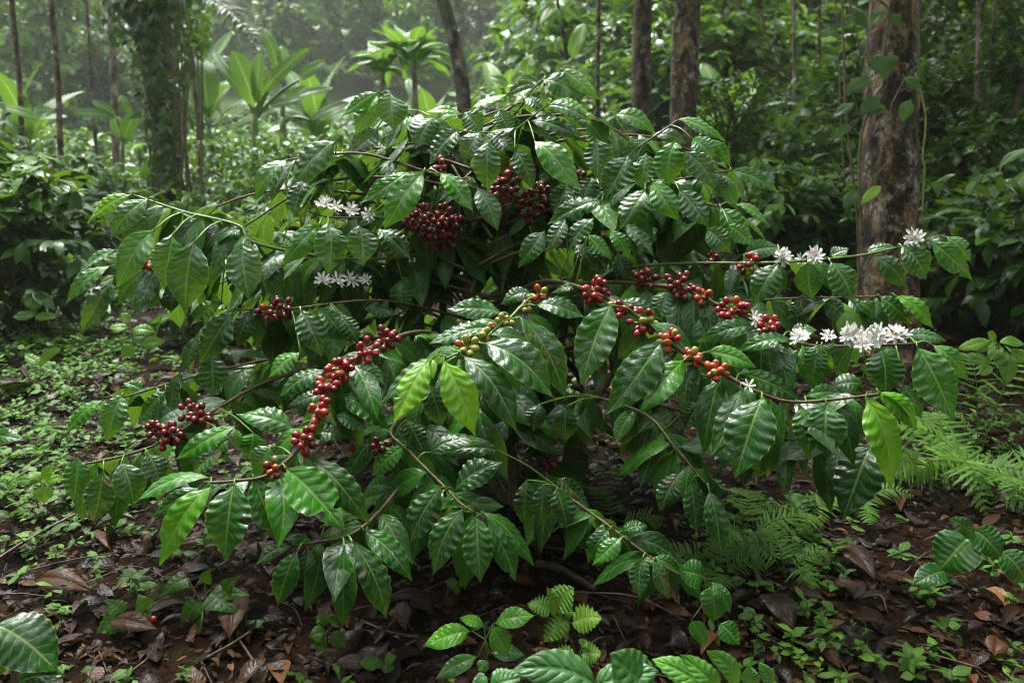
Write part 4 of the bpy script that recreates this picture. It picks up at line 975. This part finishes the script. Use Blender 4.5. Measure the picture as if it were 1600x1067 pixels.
m = MB(); frond(m, [ground_at(318, 8.6) + [0, 0, 0], P(316, 150, 8.6), P(318, 12, 8.5), P(350, 10, 8.3), P(385, 45, 8.2), P(402, 80, 8.1)], 34, .22, .03, .12, rach=.012, start=.45); m.build('frond', M_bgleaf, pf)

# far wood on the slope -------------------------------------------------------
fw = MB(); ft = MB()
cnt = 0
while cnt < 260:
    y = 11.5 + 50 * RNG.random() ** 1.5
    x = RNG.uniform(-1, 1) * (y * .72 + 2)
    u = x / y
    if y < 40 and -.36 < u < .02: continue
    if y < 30 and -.8 < u < -.36: continue
    h = RNG.uniform(1.4, 3.2) if y < 19 else RNG.uniform(2.5, 6.5)
    if u > .1: h *= 1.3
    w = h * RNG.uniform(.55, .95)
    b = np.array([x, y, float(gz(x, y))])
    n_ = int(34 + 9 * h)
    shrub_leaves(fw, b + [0, 0, h * .12], w, h, n_, 13, .13 * RNG.choice([.8, 1.1, 1.6, 2.2]) + .006 * y, RNG.choice([.15, .3, .45, .65], p=[.3, .3, .25, .15]), low=.05, nt=4, lw=.48)
    if RNG.random() < .5:
        tube(ft, [b - [0, 0, .1], b + [RNG.normal(0, .1), 0, h * .6], b + [RNG.normal(0, .2), 0, h + RNG.uniform(0, 2)]], .05, .03, 6, 4)
    cnt += 1
for _ in range(210):
    y = RNG.uniform(45, 150); x = y * RNG.uniform(-.72, .4)
    h = RNG.uniform(5, 11); b = np.array([x, y, float(gz(x, y))])
    shrub_leaves(fw, b, h * RNG.uniform(.6, 1.0), h, 50, 9, .5 + .004 * y, RNG.choice([.1, .3, .5, .7]), low=.03, nt=4, lw=.6)
# low growth between
for _ in range(420):
    y = 8.5 + 30 * RNG.random(); x = RNG.uniform(-1, 1) * (y * .7 + 1)
    b = np.array([x, y, float(gz(x, y))])
    shrub_leaves(fw, b, RNG.uniform(.9, 2.2), RNG.uniform(.4, 1.1), 26, 12, .13 + .003 * y, RNG.uniform(.25, .65), nt=4, lw=.48)
# the wood goes on round the sides of the clearing and behind the viewer
for _ in range(70):
    th = RNG.uniform(math.radians(150), math.radians(390)) ; rr = RNG.uniform(5.5, 9.5)
    b = np.array([math.cos(th) * rr, 1.5 + math.sin(th) * rr * .9, 0]); 
    if b[1] > 4 and abs(b[0]) < b[1] * .75: continue
    b[2] = float(gz(b[0], b[1])); h = RNG.uniform(3, 7.5)
    shrub_leaves(fw, b, h * .75, h, 70, 14, .26, RNG.uniform(.1, .4), low=.03, nt=4, lw=.5)
    tube(ft, [b - [0, 0, .1], b + [0, 0, h * .6], b + [.1, 0, h]], .06, .03, 6, 4)
for _ in range(46):
    sx = RNG.choice([-1, 1]); y = RNG.uniform(1, 20); x = sx * (y * .74 + RNG.uniform(2.6, 9))
    b = np.array([x, y, float(gz(x, y))]); h = RNG.uniform(1.2, 5.5)
    shrub_leaves(fw, b, h * .85, h, 80, 14, .17, RNG.uniform(.1, .45), low=.03, nt=4, lw=.48)
    if h > 2: tube(ft, [b - [0, 0, .1], b + [0, 0, h * .6], b + [.1, 0, h]], .06, .03, 6, 4)
fwo = fw.build('forest', M_bgleaf); tag(fwo, 'misty far wood on the slope behind the clearing', 'forest', None, 'stuff')
fto = ft.build('forest_trunks', M_bark2); tag(fto, 'slim trunks of the misty far wood', 'forest', None, 'stuff')

# ------------------------------------------------------------------ forest floor
def scatter(n, dmin, dmax, pw=1.3, spread=.66):
    d = dmin + (dmax - dmin) * RNG.random(n) ** pw
    x = RNG.uniform(-1, 1, n) * (d * spread + .25)
    return x, d
lt = MB()
for n, a, b, L0, L1 in ((2700, 1.1, 3.4, .03, .09), (13000, 1.1, 3.8, .008, .036), (4200, 3.2, 9.5, .06, .15)):
    x, y = scatter(n, a, b)
    z = gz(x, y) + RNG.uniform(.0, .018, n)
    az = RNG.random(n) * 6.283
    L = RNG.uniform(L0, L1, n) * (RNG.random(n) * .5 + .6)
    B = np.stack([x, y, z], 1)
    dv = np.stack([np.cos(az), np.sin(az), RNG.normal(0, .16, n)], 1)
    nm = np.stack([RNG.normal(0, .24, n), RNG.normal(0, .24, n), np.ones(n)], 1)
    fl = RNG.random(n) < .12
    tn = np.clip(RNG.beta(1.1, 3.0, n) * 1.15, 0, 1)
    near = L1 > .1 and a < 2; L = np.where(RNG.random(n) < .06, L * 1.35, L)
    leaves(lt, B, B + unit(dv) * L[:, None], nm, L * RNG.uniform(.28, .55, n), nt=13 if near else 7, ns=7 if near else 3, prof='coffee', arch=RNG.normal(.05, .12, n), fold=np.where(fl, .9, RNG.normal(.05, .25, n)), curl=RNG.normal(0, .2, n), wave=.06, tone=tn, wear=RNG.random(n) * .5, bend=RNG.normal(0, .09, n), nv=6)
# the same litter beyond the sides of the view
n = 11000
th = RNG.uniform(0, 6.283, n); rr = 1.2 + 8.5 * RNG.random(n) ** .6
x = np.cos(th) * rr; y = 2 + np.sin(th) * rr; ok = (np.abs(x) > y * .62 + .2); x, y = x[ok], y[ok]; n = len(x)
az = RNG.random(n) * 6.283; L = RNG.uniform(.05, .16, n); B = np.stack([x, y, gz(x, y) + RNG.uniform(0, .015, n)], 1)
leaves(lt, B, B + np.stack([np.cos(az), np.sin(az), RNG.normal(0, .15, n)], 1) * L[:, None], np.stack([RNG.normal(0, .3, n), RNG.normal(0, .3, n), np.ones(n)], 1), L * RNG.uniform(.3, .55, n), nt=7, ns=3, arch=RNG.normal(.05, .1, n), fold=RNG.normal(.1, .3, n), tone=np.clip(RNG.beta(1.1, 3., n), 0, 1), nv=6)
tag(lt.build('leaf_litter', M_litter), 'wet brown dead leaves covering the forest floor', 'leaf litter', None, 'stuff')
tw = MB()
for _ in range(260):
    x, y = scatter(1, 1.2, 5); x, y = x[0], y[0]; az = RNG.random() * 6.28; L = RNG.uniform(.05, .3)
    p0 = np.array([x, y, float(gz(x, y)) + .02]); p1 = p0 + L * np.array([math.cos(az), math.sin(az), 0]); p1[2] = float(gz(p1[0], p1[1])) + .015
    r_ = RNG.uniform(.0008, .003)
    tube(tw, [p0, (p0 + p1) / 2 + RNG.normal(0, .012, 3), p1], r_, r_ * .5, 5, 3)
tag(tw.build('twig_litter', M_dead), 'fine twigs scattered through the dead leaves', 'twigs', None, 'stuff')

# ground cover: tiny seedlings and weeds; dense at left and at right of the bush
def density(px, py):
    a = .05
    a = max(a, .95 * math.exp(-((px - 180) / 260) ** 2 - ((py - 560) / 150) ** 2))
    a = max(a, .8 * math.exp(-((px - 60) / 130) ** 2 - ((py - 760) / 90) ** 2))
    a = max(a, .85 * math.exp(-((px - 1200) / 130) ** 2 - ((py - 830) / 90) ** 2))
    a = max(a, .65 * math.exp(-((px - 1480) / 160) ** 2 - ((py - 700) / 110) ** 2))
    a = max(a, .55 * math.exp(-((px - 950) / 120) ** 2 - ((py - 760) / 70) ** 2))
    a = max(a, .22 * math.exp(-((px - 1250) / 250) ** 2 - ((py - 1010) / 60) ** 2))
    if py < 470: a = .9
    return a
gc = MB(); made = 0
BB, TT, NN, WW, TO = [], [], [], [], []
while made < 6800:
    x, y = scatter(1, 1.25, 9, 1.6); x, y = x[0], y[0]
    z = float(gz(x, y)); r = np.array([x, y, z]) - CAM; d = r.dot(FW)
    px = 800 + F * r[0] / d; py = 533.5 - F * r.dot(UP) / d
    cl_ = math.sin(3.1 * x + 2) * math.sin(2.7 * y + x) + .6 * math.sin(8.3 * x - 5 * y) * math.sin(7.1 * y)
    if RNG.random() > density(px, py) * min(1.2, max(.05, (.85 if px < 450 and py < 760 else .5) + .8 * cl_)): continue
    made += 1
    h = RNG.uniform(.01, .07) * (1 + .15 * max(0, y - 2.5)); nl = RNG.integers(3, 9); tn = RNG.uniform(.05, .55) + (.1 if px < 470 and py < 800 else 0); L = RNG.uniform(.012, .038) * (1 + .12 * max(0, y - 2.5))
    lean = RNG.normal(0, .4, 2)
    for q in range(nl):
        az = RNG.random() * 6.28; u = RNG.uniform(.35, 1)
        b0 = np.array([x, y, z]) + np.array([lean[0] * h * u, lean[1] * h * u, h * u])
        dv = unit(np.array([math.cos(az), math.sin(az), RNG.uniform(-.4, .5)]))
        BB.append(b0); TT.append(b0 + dv * L * RNG.uniform(.7, 1.3)); NN.append((RNG.normal(0, .3), RNG.normal(0, .3), 1)); WW.append(L * RNG.uniform(.4, .65)); TO.append(tn + RNG.normal(0, .1))
    if y < 4: tube(gc, [np.array([x, y, z - .01]), np.array([x + lean[0] * h, y + lean[1] * h, z + h])], .0011, .0007, 4, 2, tone=tn)
leaves(gc, BB, TT, NN, np.array(WW), nt=8, ns=5, prof='coffee', arch=.08, fold=.15, wave=.06, nv=5, tone=np.clip(TO, 0, 1))
tag(gc.build('ground_cover', M_weed), 'small green weeds growing through the dead leaves', 'ground cover', None, 'stuff')

# ferns -------------------------------------------------------------
def fern(px, py, L, nfr, label, tone=.6, aim=None, pin=.3, h=.5, group=None):
    b = ground_px(px, py); e = empty('fern', b, label, 'fern', group)
    for i in range(nfr):
        az = (2 * np.pi * i / nfr + RNG.uniform(-.3, .3)) if aim is None else aim[i % len(aim)] + RNG.uniform(-.15, .15)
        l = L * RNG.uniform(.75, 1.15); dv = np.array([math.cos(az), math.sin(az), 0])
        hh = h * RNG.uniform(.6, 1.2)
        pts = [b, b + dv * l * .3 + np.array([0, 0, l * hh * .75]), b + dv * l * .68 + np.array([0, 0, l * hh]), b + dv * l + np.array([RNG.normal(0, .12) * l, RNG.normal(0, .12) * l, l * hh * RNG.uniform(.35, .8)])]
        m = MB(); frond(m, pts, int(14 + 20 * l), l * pin, l * .042, tone + RNG.normal(0, .08), rach=.0016, start=.22, wave=.42, nrm=(dv[0] * -.3, -.45, 1.), prof='pinna')
        m.build('frond', M_weed, e)
fern(1545, 790, .31, 6, 'large bright green fern at the right edge of the clearing', .45, aim=[2.6, 3.3, .4, 1.6, 5.2, 4.4])
fern(1475, 770, .28, 5, 'bright green fern left of the large fern at right', .45, aim=[2.9, 4.4, 3.6, 1.2, 5.6])
fern(1527, 722, .22, 3, 'small upright fern behind the large fern at right', .45, aim=[1.5, 2.6, .3], h=1.3)
fern(1165, 850, .17, 5, 'spreading fern on dead leaves below the right arm of the bush', .55)
fern(1230, 905, .15, 4, 'small fern nearest the round leaved seedling at lower right', .5)
fern(1255, 815, .15, 4, 'fern below the large dark hanging leaf at right', .5)
fern(1330, 800, .14, 4, 'small fern just right of the large dark hanging leaf', .42)
fern(1120, 905, .14, 4, 'low fern behind the round leaved seedling', .55)
fern(960, 835, .14, 4, 'tiny fern below the bush right of its stems', .45)

# seedlings with traced leaves -----------------------------------------------
def seedling(name, label, cat, crop, rows, d, root, mat=M_leaf, prof='coffee', wave=.04, nv=8, stem=True, sr=.002, group=None, one=False, toothed=False):
    b = ground_px(*root); e = empty(name, b, label, cat, group)
    st = MB(); ox, oy = CROP[crop]; al = MB()
    ctr = np.mean([[ox + r[0] * SC, oy + r[1] * SC] for r in rows], 0)
    c = P(ctr[0], ctr[1], d)
    tube(st, [b - [0, 0, .01], (b + c) / 2 + RNG.normal(0, .006, 3), c], sr, sr * .7, 6, 4)
    for r in rows:
        l = al if one else MB()
        B = traced(l, crop, [r], d, prof=prof, wave=wave, nv=nv, nt=40, ns=11, quilt=.012)[0]
        if not one: l.build('leaf', mat, e)
        if np.linalg.norm(B - c) > .006: tube(st, [c, (B + c) / 2, B], sr * .7, sr * .5, 5, 3)
    if one: al.build('leaf', mat, e)
    st.build('stem', M_gtwig, e)
seedling('coffee_seedling', 'coffee seedling with light green leaves at the bottom centre', 'seedling', 'H',
         [(615, 825, 388, 896, 115, .6), (715, 790, 908, 752, 100, .55), (672, 805, 556, 765, 65, .6), (708, 800, 787, 935, 100, .6), (642, 942, 448, 1045, 85, .3), (700, 930, 862, 940, 85, .25), (690, 965, 640, 1010, 60, .3)], 1.5, (757, 1045))
seedling('toothed_weed', 'bright weed with toothed leaves right of the coffee seedling', 'weed', 'H',
         [(1000, 720, 1088, 622, 120, .6), (985, 735, 870, 700, 100, .5), (1060, 770, 945, 875, 110, .6), (1075, 790, 1218, 765, 120, .65), (1040, 740, 1085, 735, 60, .6), (1000, 760, 960, 620, 50, .5)], 1.55, (905, 1025), mat=M_weed, prof='round', wave=.22)
seedling('toothed_weed', 'low toothed weed just below the bright toothed weed', 'weed', 'H',
         [(1100, 940, 975, 950, 90, .5), (1120, 930, 1215, 930, 95, .55), (1110, 960, 1060, 1040, 80, .5), (1125, 900, 1150, 870, 60, .5)], 1.48, (905, 1060), mat=M_weed, prof='round', wave=.22)
seedling('broad_leaf_plant', 'large dark smooth leaves cropped by the bottom edge at centre', 'plant', 'H',
         [(700, 1085, 845, 1040, 130, .5), (1195, 1075, 800, 1005, 170, .45), (1440, 1110, 1250, 930, 230, .45), (1180, 1080, 1480, 1010, 150, .45), (690, 1090, 610, 1075, 120, .4)], 1.2, (900, 1180), mat=M_broad, prof='round', nv=7, sr=.003)
seedling('broad_leaf_plant', 'bright light green leaves cropped by the bottom edge right of centre', 'plant', 'I',
         [(110, 1090, -125, 955, 120, 1.), (190, 1110, 10, 935, 110, .9), (275, 1090, 130, 915, 95, .85), (330, 1080, 330, 985, 80, .7), (440, 1080, 370, 970, 70, .65)], 1.25, (1130, 1160), mat=M_broad, prof='round', nv=8)
seedling('round_leaf_seedling', 'seedling of glossy ribbed leaves at lower right below the bush', 'seedling', 'I',
         [(145, 615, 165, 782, 120, .4), (120, 575, 8, 545, 130, .35), (160, 600, 240, 740, 70, .4), (60, 775, 125, 892, 75, .4), (190, 790, 280, 890, 100, .4)], 1.56, (1100, 990), prof='round', nv=7)
seedling('broad_leaf_plant', 'plant with round dark ribbed leaves at the lower right edge', 'plant', 'I',
         [(1350, 385, 1205, 545, 215, .22), (1365, 355, 1495, 480, 150, .2), (1245, 550, 1088, 612, 115, .15), (1490, 455, 1612, 605, 150, .25), (1370, 380, 1255, 305, 90, .15)], 1.75, (1515, 925), prof='round', nv=8)
seedling('broad_leaf_plant', 'large dark leaves in the lower left corner of the photo', 'plant', 'G',
         [(-40, 790, 262, 1010, 250, .0), (70, 1075, 302, 1030, 120, .05), (-20, 820, -60, 1060, 200, .2)], 1.38, (-20, 1085), prof='round', nv=9)
seedling('broad_leaf_plant', 'single ribbed leaf poking in at the left edge below the middle', 'plant', 'D',
         [(-60, 985, 112, 1000, 80, .2), (-60, 990, -150, 1040, 80, .2)], 2.2, (-15, 740), nv=9)
seedling('creeping_weed', 'creeping weed with dull heart shaped leaves at the lower left', 'weed', 'G',
         [(560, 760, 440, 860, 130, .15), (640, 920, 745, 1030, 150, .3), (590, 930, 545, 1010, 70, .2), (680, 720, 640, 650, 80, .3), (570, 740, 480, 680, 80, .15), (650, 740, 655, 800, 50, .6)], 1.68, (200, 985), mat=M_weed, prof='heart', nv=6)
seedling('creeping_weed', 'dark green weed of pointed leaves below the lower left branch', 'weed', 'G',
         [(870, 580, 735, 670, 90, .1), (975, 650, 1110, 750, 130, .05), (920, 690, 835, 800, 100, .1), (900, 870, 945, 800, 80, .1), (880, 880, 745, 900, 90, .05), (910, 880, 1020, 910, 110, .05), (1040, 640, 1110, 570, 80, .15), (1040, 655, 1160, 660, 60, .15), (950, 600, 980, 530, 60, .2)], 1.7, (310, 990), mat=M_weed, prof='heart', nv=6)
seedling('creeping_weed', 'weed of small wet leaves just left of the coffee seedling', 'weed', 'H',
         [(190, 970, 95, 970, 70, .2), (200, 985, 255, 1000, 60, .15), (180, 960, 195, 1000, 50, .2), (210, 970, 265, 940, 50, .2)], 1.56, (598, 1045), mat=M_weed, prof='round', nv=6)
seedling('small_weed', 'tiny two leaved weed behind the coffee seedling', 'weed', 'H',
         [(550, 605, 490, 600, 45, .2), (555, 620, 600, 570, 40, .3), (545, 620, 540, 660, 35, .3)], 1.7, (716, 925), mat=M_weed, prof='round', nv=6)
seedling('creeping_weed', 'dark wet weed of small leaves below the hanging lower left leaves of the bush', 'weed', 'H',
         [(-50, 800, -100, 740, 70, .15), (-40, 830, 30, 900, 70, .1), (-60, 830, -140, 850, 80, .15), (-70, 850, -100, 920, 60, .15), (-30, 800, -20, 740, 60, .1)], 1.62, (512, 1000), mat=M_weed, prof='coffee', nv=6)
seedling('pinnate_weed', 'light green weed with paired leaflets at the right edge beside the shrubs', 'weed', 'F',
         [(1440, 540, 1295, 580, 55, .65), (1470, 545, 1360, 585, 55, .65), (1470, 530, 1430, 505, 50, .6), (1490, 545, 1600, 555, 55, .6), (1520, 590, 1470, 655, 60, .65), (1500, 570, 1440, 630, 60, .6), (1540, 600, 1520, 740, 70, .5), (1540, 590, 1620, 640, 70, .55), (1440, 640, 1340, 630, 50, .5), (1450, 660, 1400, 700, 50, .5)], 2.6, (1560, 640), mat=M_weed, prof='lance', nv=6)
seedling('small_weed', 'small three leaved weed on bare litter at the lower right', 'weed', 'I',
         [(1240, 805, 1210, 755, 40, .5), (1245, 800, 1310, 800, 45, .55), (1250, 840, 1320, 895, 50, .5), (1050, 1020, 965, 960, 50, .5), (1060, 1020, 1075, 990, 40, .5)], 1.7, (1475, 1000), mat=M_weed, prof='coffee', nv=6)
seedling('yellow_green_seedling', 'yellow green seedling among weeds at the left below the bush', 'seedling', 'G',
         [(200, 130, 250, 60, 60, .8), (190, 140, 130, 90, 60, .7), (195, 150, 205, 235, 80, .85), (210, 140, 290, 110, 50, .7), (180, 130, 60, 130, 50, .6)], 2.1, (65, 800), mat=M_weed, prof='coffee', nv=7)
seedling('upright_weed', 'upright green weed at the shaded foot of the large dark shrub at left', 'weed', 'D',
         [(160, 400, 120, 330, 40, .6), (165, 390, 220, 340, 45, .6), (165, 420, 60, 430, 50, .5), (165, 430, 260, 430, 50, .5)], 3.9, (56, 508), mat=M_weed, prof='lance', nv=6)
seedling('upright_weed', 'two leaved green weed on the open litter at the left of the clearing', 'weed', 'D',
         [(185, 650, 115, 610, 50, .6), (190, 650, 280, 575, 50, .6), (185, 665, 130, 680, 45, .5), (190, 660, 240, 680, 45, .5)], 3.1, (62, 588), mat=M_weed, prof='lance', nv=6)
seedling('broad_leaf_plant', 'single bright leafed seedling under the left arm of the bush', 'seedling', 'D',
         [(600, 460, 560, 410, 50, .6), (600, 480, 500, 480, 50, .55), (610, 490, 720, 500, 60, .55), (620, 560, 560, 610, 70, .5), (650, 560, 760, 540, 60, .55)], 3.3, (208, 575), mat=M_weed, prof='coffee', nv=6)

# distinct fallen things ------------------------------------------------------
def fallen(px0, py0, px1, py1, w, tn, label, fold=.5):
    a, b = ground_px(px0, py0), ground_px(px1, py1)
    a[2] += .025; b[2] += .03
    m = MB(); leaves(m, a, b, np.array([0, -.35, 1.]), np.linalg.norm(b - a) * w, nt=40, ns=13, arch=.12, fold=fold, curl=.3, wave=.05, tone=tn, wear=.3, quilt=.012, nv=8)
    return tag(m.build('fallen_leaf', M_litter, None, origin=a), label, 'dead leaf')
fallen(58, 925, 148, 945, .32, 0.54, 'curled red brown dead leaf at the lower left')
fallen(278, 868, 340, 862, .35, 0.61, 'rolled red brown dead leaf under the bright young leaf at lower left')
fallen(170, 990, 250, 1005, .4, 0.50, 'wide brown dead leaf in front of the creeping weed at lower left')
fallen(360, 1020, 380, 935, .3, 0.54, 'long brown dead leaf standing upright between the weeds at lower left')
fallen(610, 950, 685, 952, .3, 0.36, 'dark curled dead leaf left above the coffee seedling')
fallen(1192, 945, 1240, 1005, .42, 0.25, 'black wet dead leaf right of the round leaved seedling')
fallen(1270, 1020, 1310, 1066, .45, 0.43, 'brown dead leaf at the bottom edge right of centre')
fallen(1310, 870, 1365, 925, .35, 0.43, 'long brown dead leaf between the fern and the ribbed leaf plant')
fallen(1375, 915, 1435, 930, .4, 0.50, 'tan dead leaf below the ribbed leaf plant at lower right')
fallen(1550, 1045, 1555, 1015, .6, 0.68, 'small orange brown dead leaf near the lower right corner')
fallen(1300, 925, 1340, 940, .6, 0.61, 'yellow brown dead leaf on the litter right of centre')
fallen(930, 775, 985, 785, .35, 0.58, 'rolled red brown dead leaf behind the stems of the bush')
def stick(pts, r, label, name='fallen_stick'):
    pp = []
    for px, py, dz in pts:
        q_ = ground_px(px, py); q_[2] += dz; pp.append(q_)
    m = MB(); tube(m, pp, r, r * .6, 8, 8, rough=roughness((len(pp) - 1) * 8 + 1 if len(pp) > 2 else 9, 8, .12, int(pts[0][0]) + 1))
    return tag(m.build(name, M_dead, None, origin=pp[0]), label, 'stick')
stick([(-10, 897, .03), (70, 850, .035), (140, 810, .03)], .004, 'straight brown stick on the floor at the left edge')
stick([(840, 893, .02), (880, 910, .03), (930, 935, .02)], .011, 'thick red brown fallen branch under the bush')
stick([(895, 945, .03), (990, 955, .035), (1070, 990, .03)], .0028, 'thin curved brown twig right of the toothed weed')
stick([(1380, 1025, .03), (1440, 1040, .03), (1530, 1066, .03)], .003, 'thin pale stick at the lower right')
stick([(325, 1050, .03), (360, 1030, .03), (392, 1008, .03)], .0035, 'red brown stick left of the bottom weeds')
b = MB(); c0 = ground_px(243, 992) + [0, 0, .035]; ball(b, c0, (0, -.5, 1), .006, (.45, .012, .012))
tag(b.build('fallen_cherry', M_cherry, None, origin=c0), 'single red cherry fallen on the dead leaves at lower left', 'cherry')

# ------------------------------------------------------------------ haze, light, camera
hm = bpy.data.meshes.new('haze')
X0, X1, Y0, Y1, Z0, Z1 = -178, 178, -12, 178, float(gz(gx, gy).min()) - 1.0, float(gz(gx, gy).max()) + 14
hm.from_pydata([(x, y, z) for x in (X0, X1) for y in (Y0, Y1) for z in (Z0, Z1)], [], [(0, 1, 3, 2), (4, 6, 7, 5), (0, 4, 5, 1), (2, 3, 7, 6), (0, 2, 6, 4), (1, 5, 7, 3)])
ho = bpy.data.objects.new('haze', hm); COL.objects.link(ho); ho['kind'] = 'stuff'
k = NT('haze'); pv = k.n('ShaderNodeVolumePrincipled'); pv.inputs['Color'].default_value = (.93, .96, .93, 1); pv.inputs['Density'].default_value = .0013; pv.inputs['Anisotropy'].default_value = .2
k.l(pv.outputs[0], k.out.inputs['Volume']); hm.materials.append(k.m)

w = bpy.data.worlds.new('World'); S.world = w; w.use_nodes = True
nt = w.node_tree; bg = nt.nodes['Background']
sk = nt.nodes.new('ShaderNodeTexSky'); sk.sky_type = 'NISHITA'; sk.sun_disc = False
EL, AZ = math.radians(62), math.radians(-25)
sk.sun_elevation = EL; sk.sun_rotation = AZ; sk.dust_density = 4.0; sk.ozone_density = 1.0
hs = nt.nodes.new('ShaderNodeHueSaturation'); hs.inputs['Saturation'].default_value = .12
nt.links.new(sk.outputs[0], hs.inputs['Color']); nt.links.new(hs.outputs[0], bg.inputs[0])
bg.inputs[1].default_value = .13
sl = bpy.data.lights.new('sun', 'SUN'); sl.energy = 1.5; sl.angle = math.radians(18); sl.color = (1, .97, .92)
so = bpy.data.objects.new('sun', sl); COL.objects.link(so)
sd_ = Vector((math.sin(AZ) * math.cos(EL), math.cos(AZ) * math.cos(EL), math.sin(EL)))
so.rotation_euler = sd_.to_track_quat('Z', 'Y').to_euler(); so.location = (0, 0, 20)

cam = bpy.data.cameras.new('camera'); co = bpy.data.objects.new('camera', cam); COL.objects.link(co)
co.location = Vector(CAM); co.rotation_euler = (math.pi / 2 - PITCH, 0, 0)
cam.sensor_width = 36; cam.lens = 30; cam.clip_end = 900; cam.clip_start = .02
cam.dof.use_dof = True; cam.dof.focus_distance = 1.8; cam.dof.aperture_fstop = 5.0
S.camera = co
S.view_settings.view_transform = 'Standard'; S.view_settings.look = 'None'; S.view_settings.exposure = 2.02; S.view_settings.gamma = 1
S.render.engine = 'CYCLES'
S.cycles.max_bounces = 8; S.cycles.diffuse_bounces = 3; S.cycles.glossy_bounces = 3; S.cycles.transmission_bounces = 4; S.cycles.volume_bounces = 1; S.cycles.transparent_max_bounces = 8
S.cycles.use_denoising = True; S.cycles.filter_width = 1.1
S.cycles.sample_clamp_indirect = 6
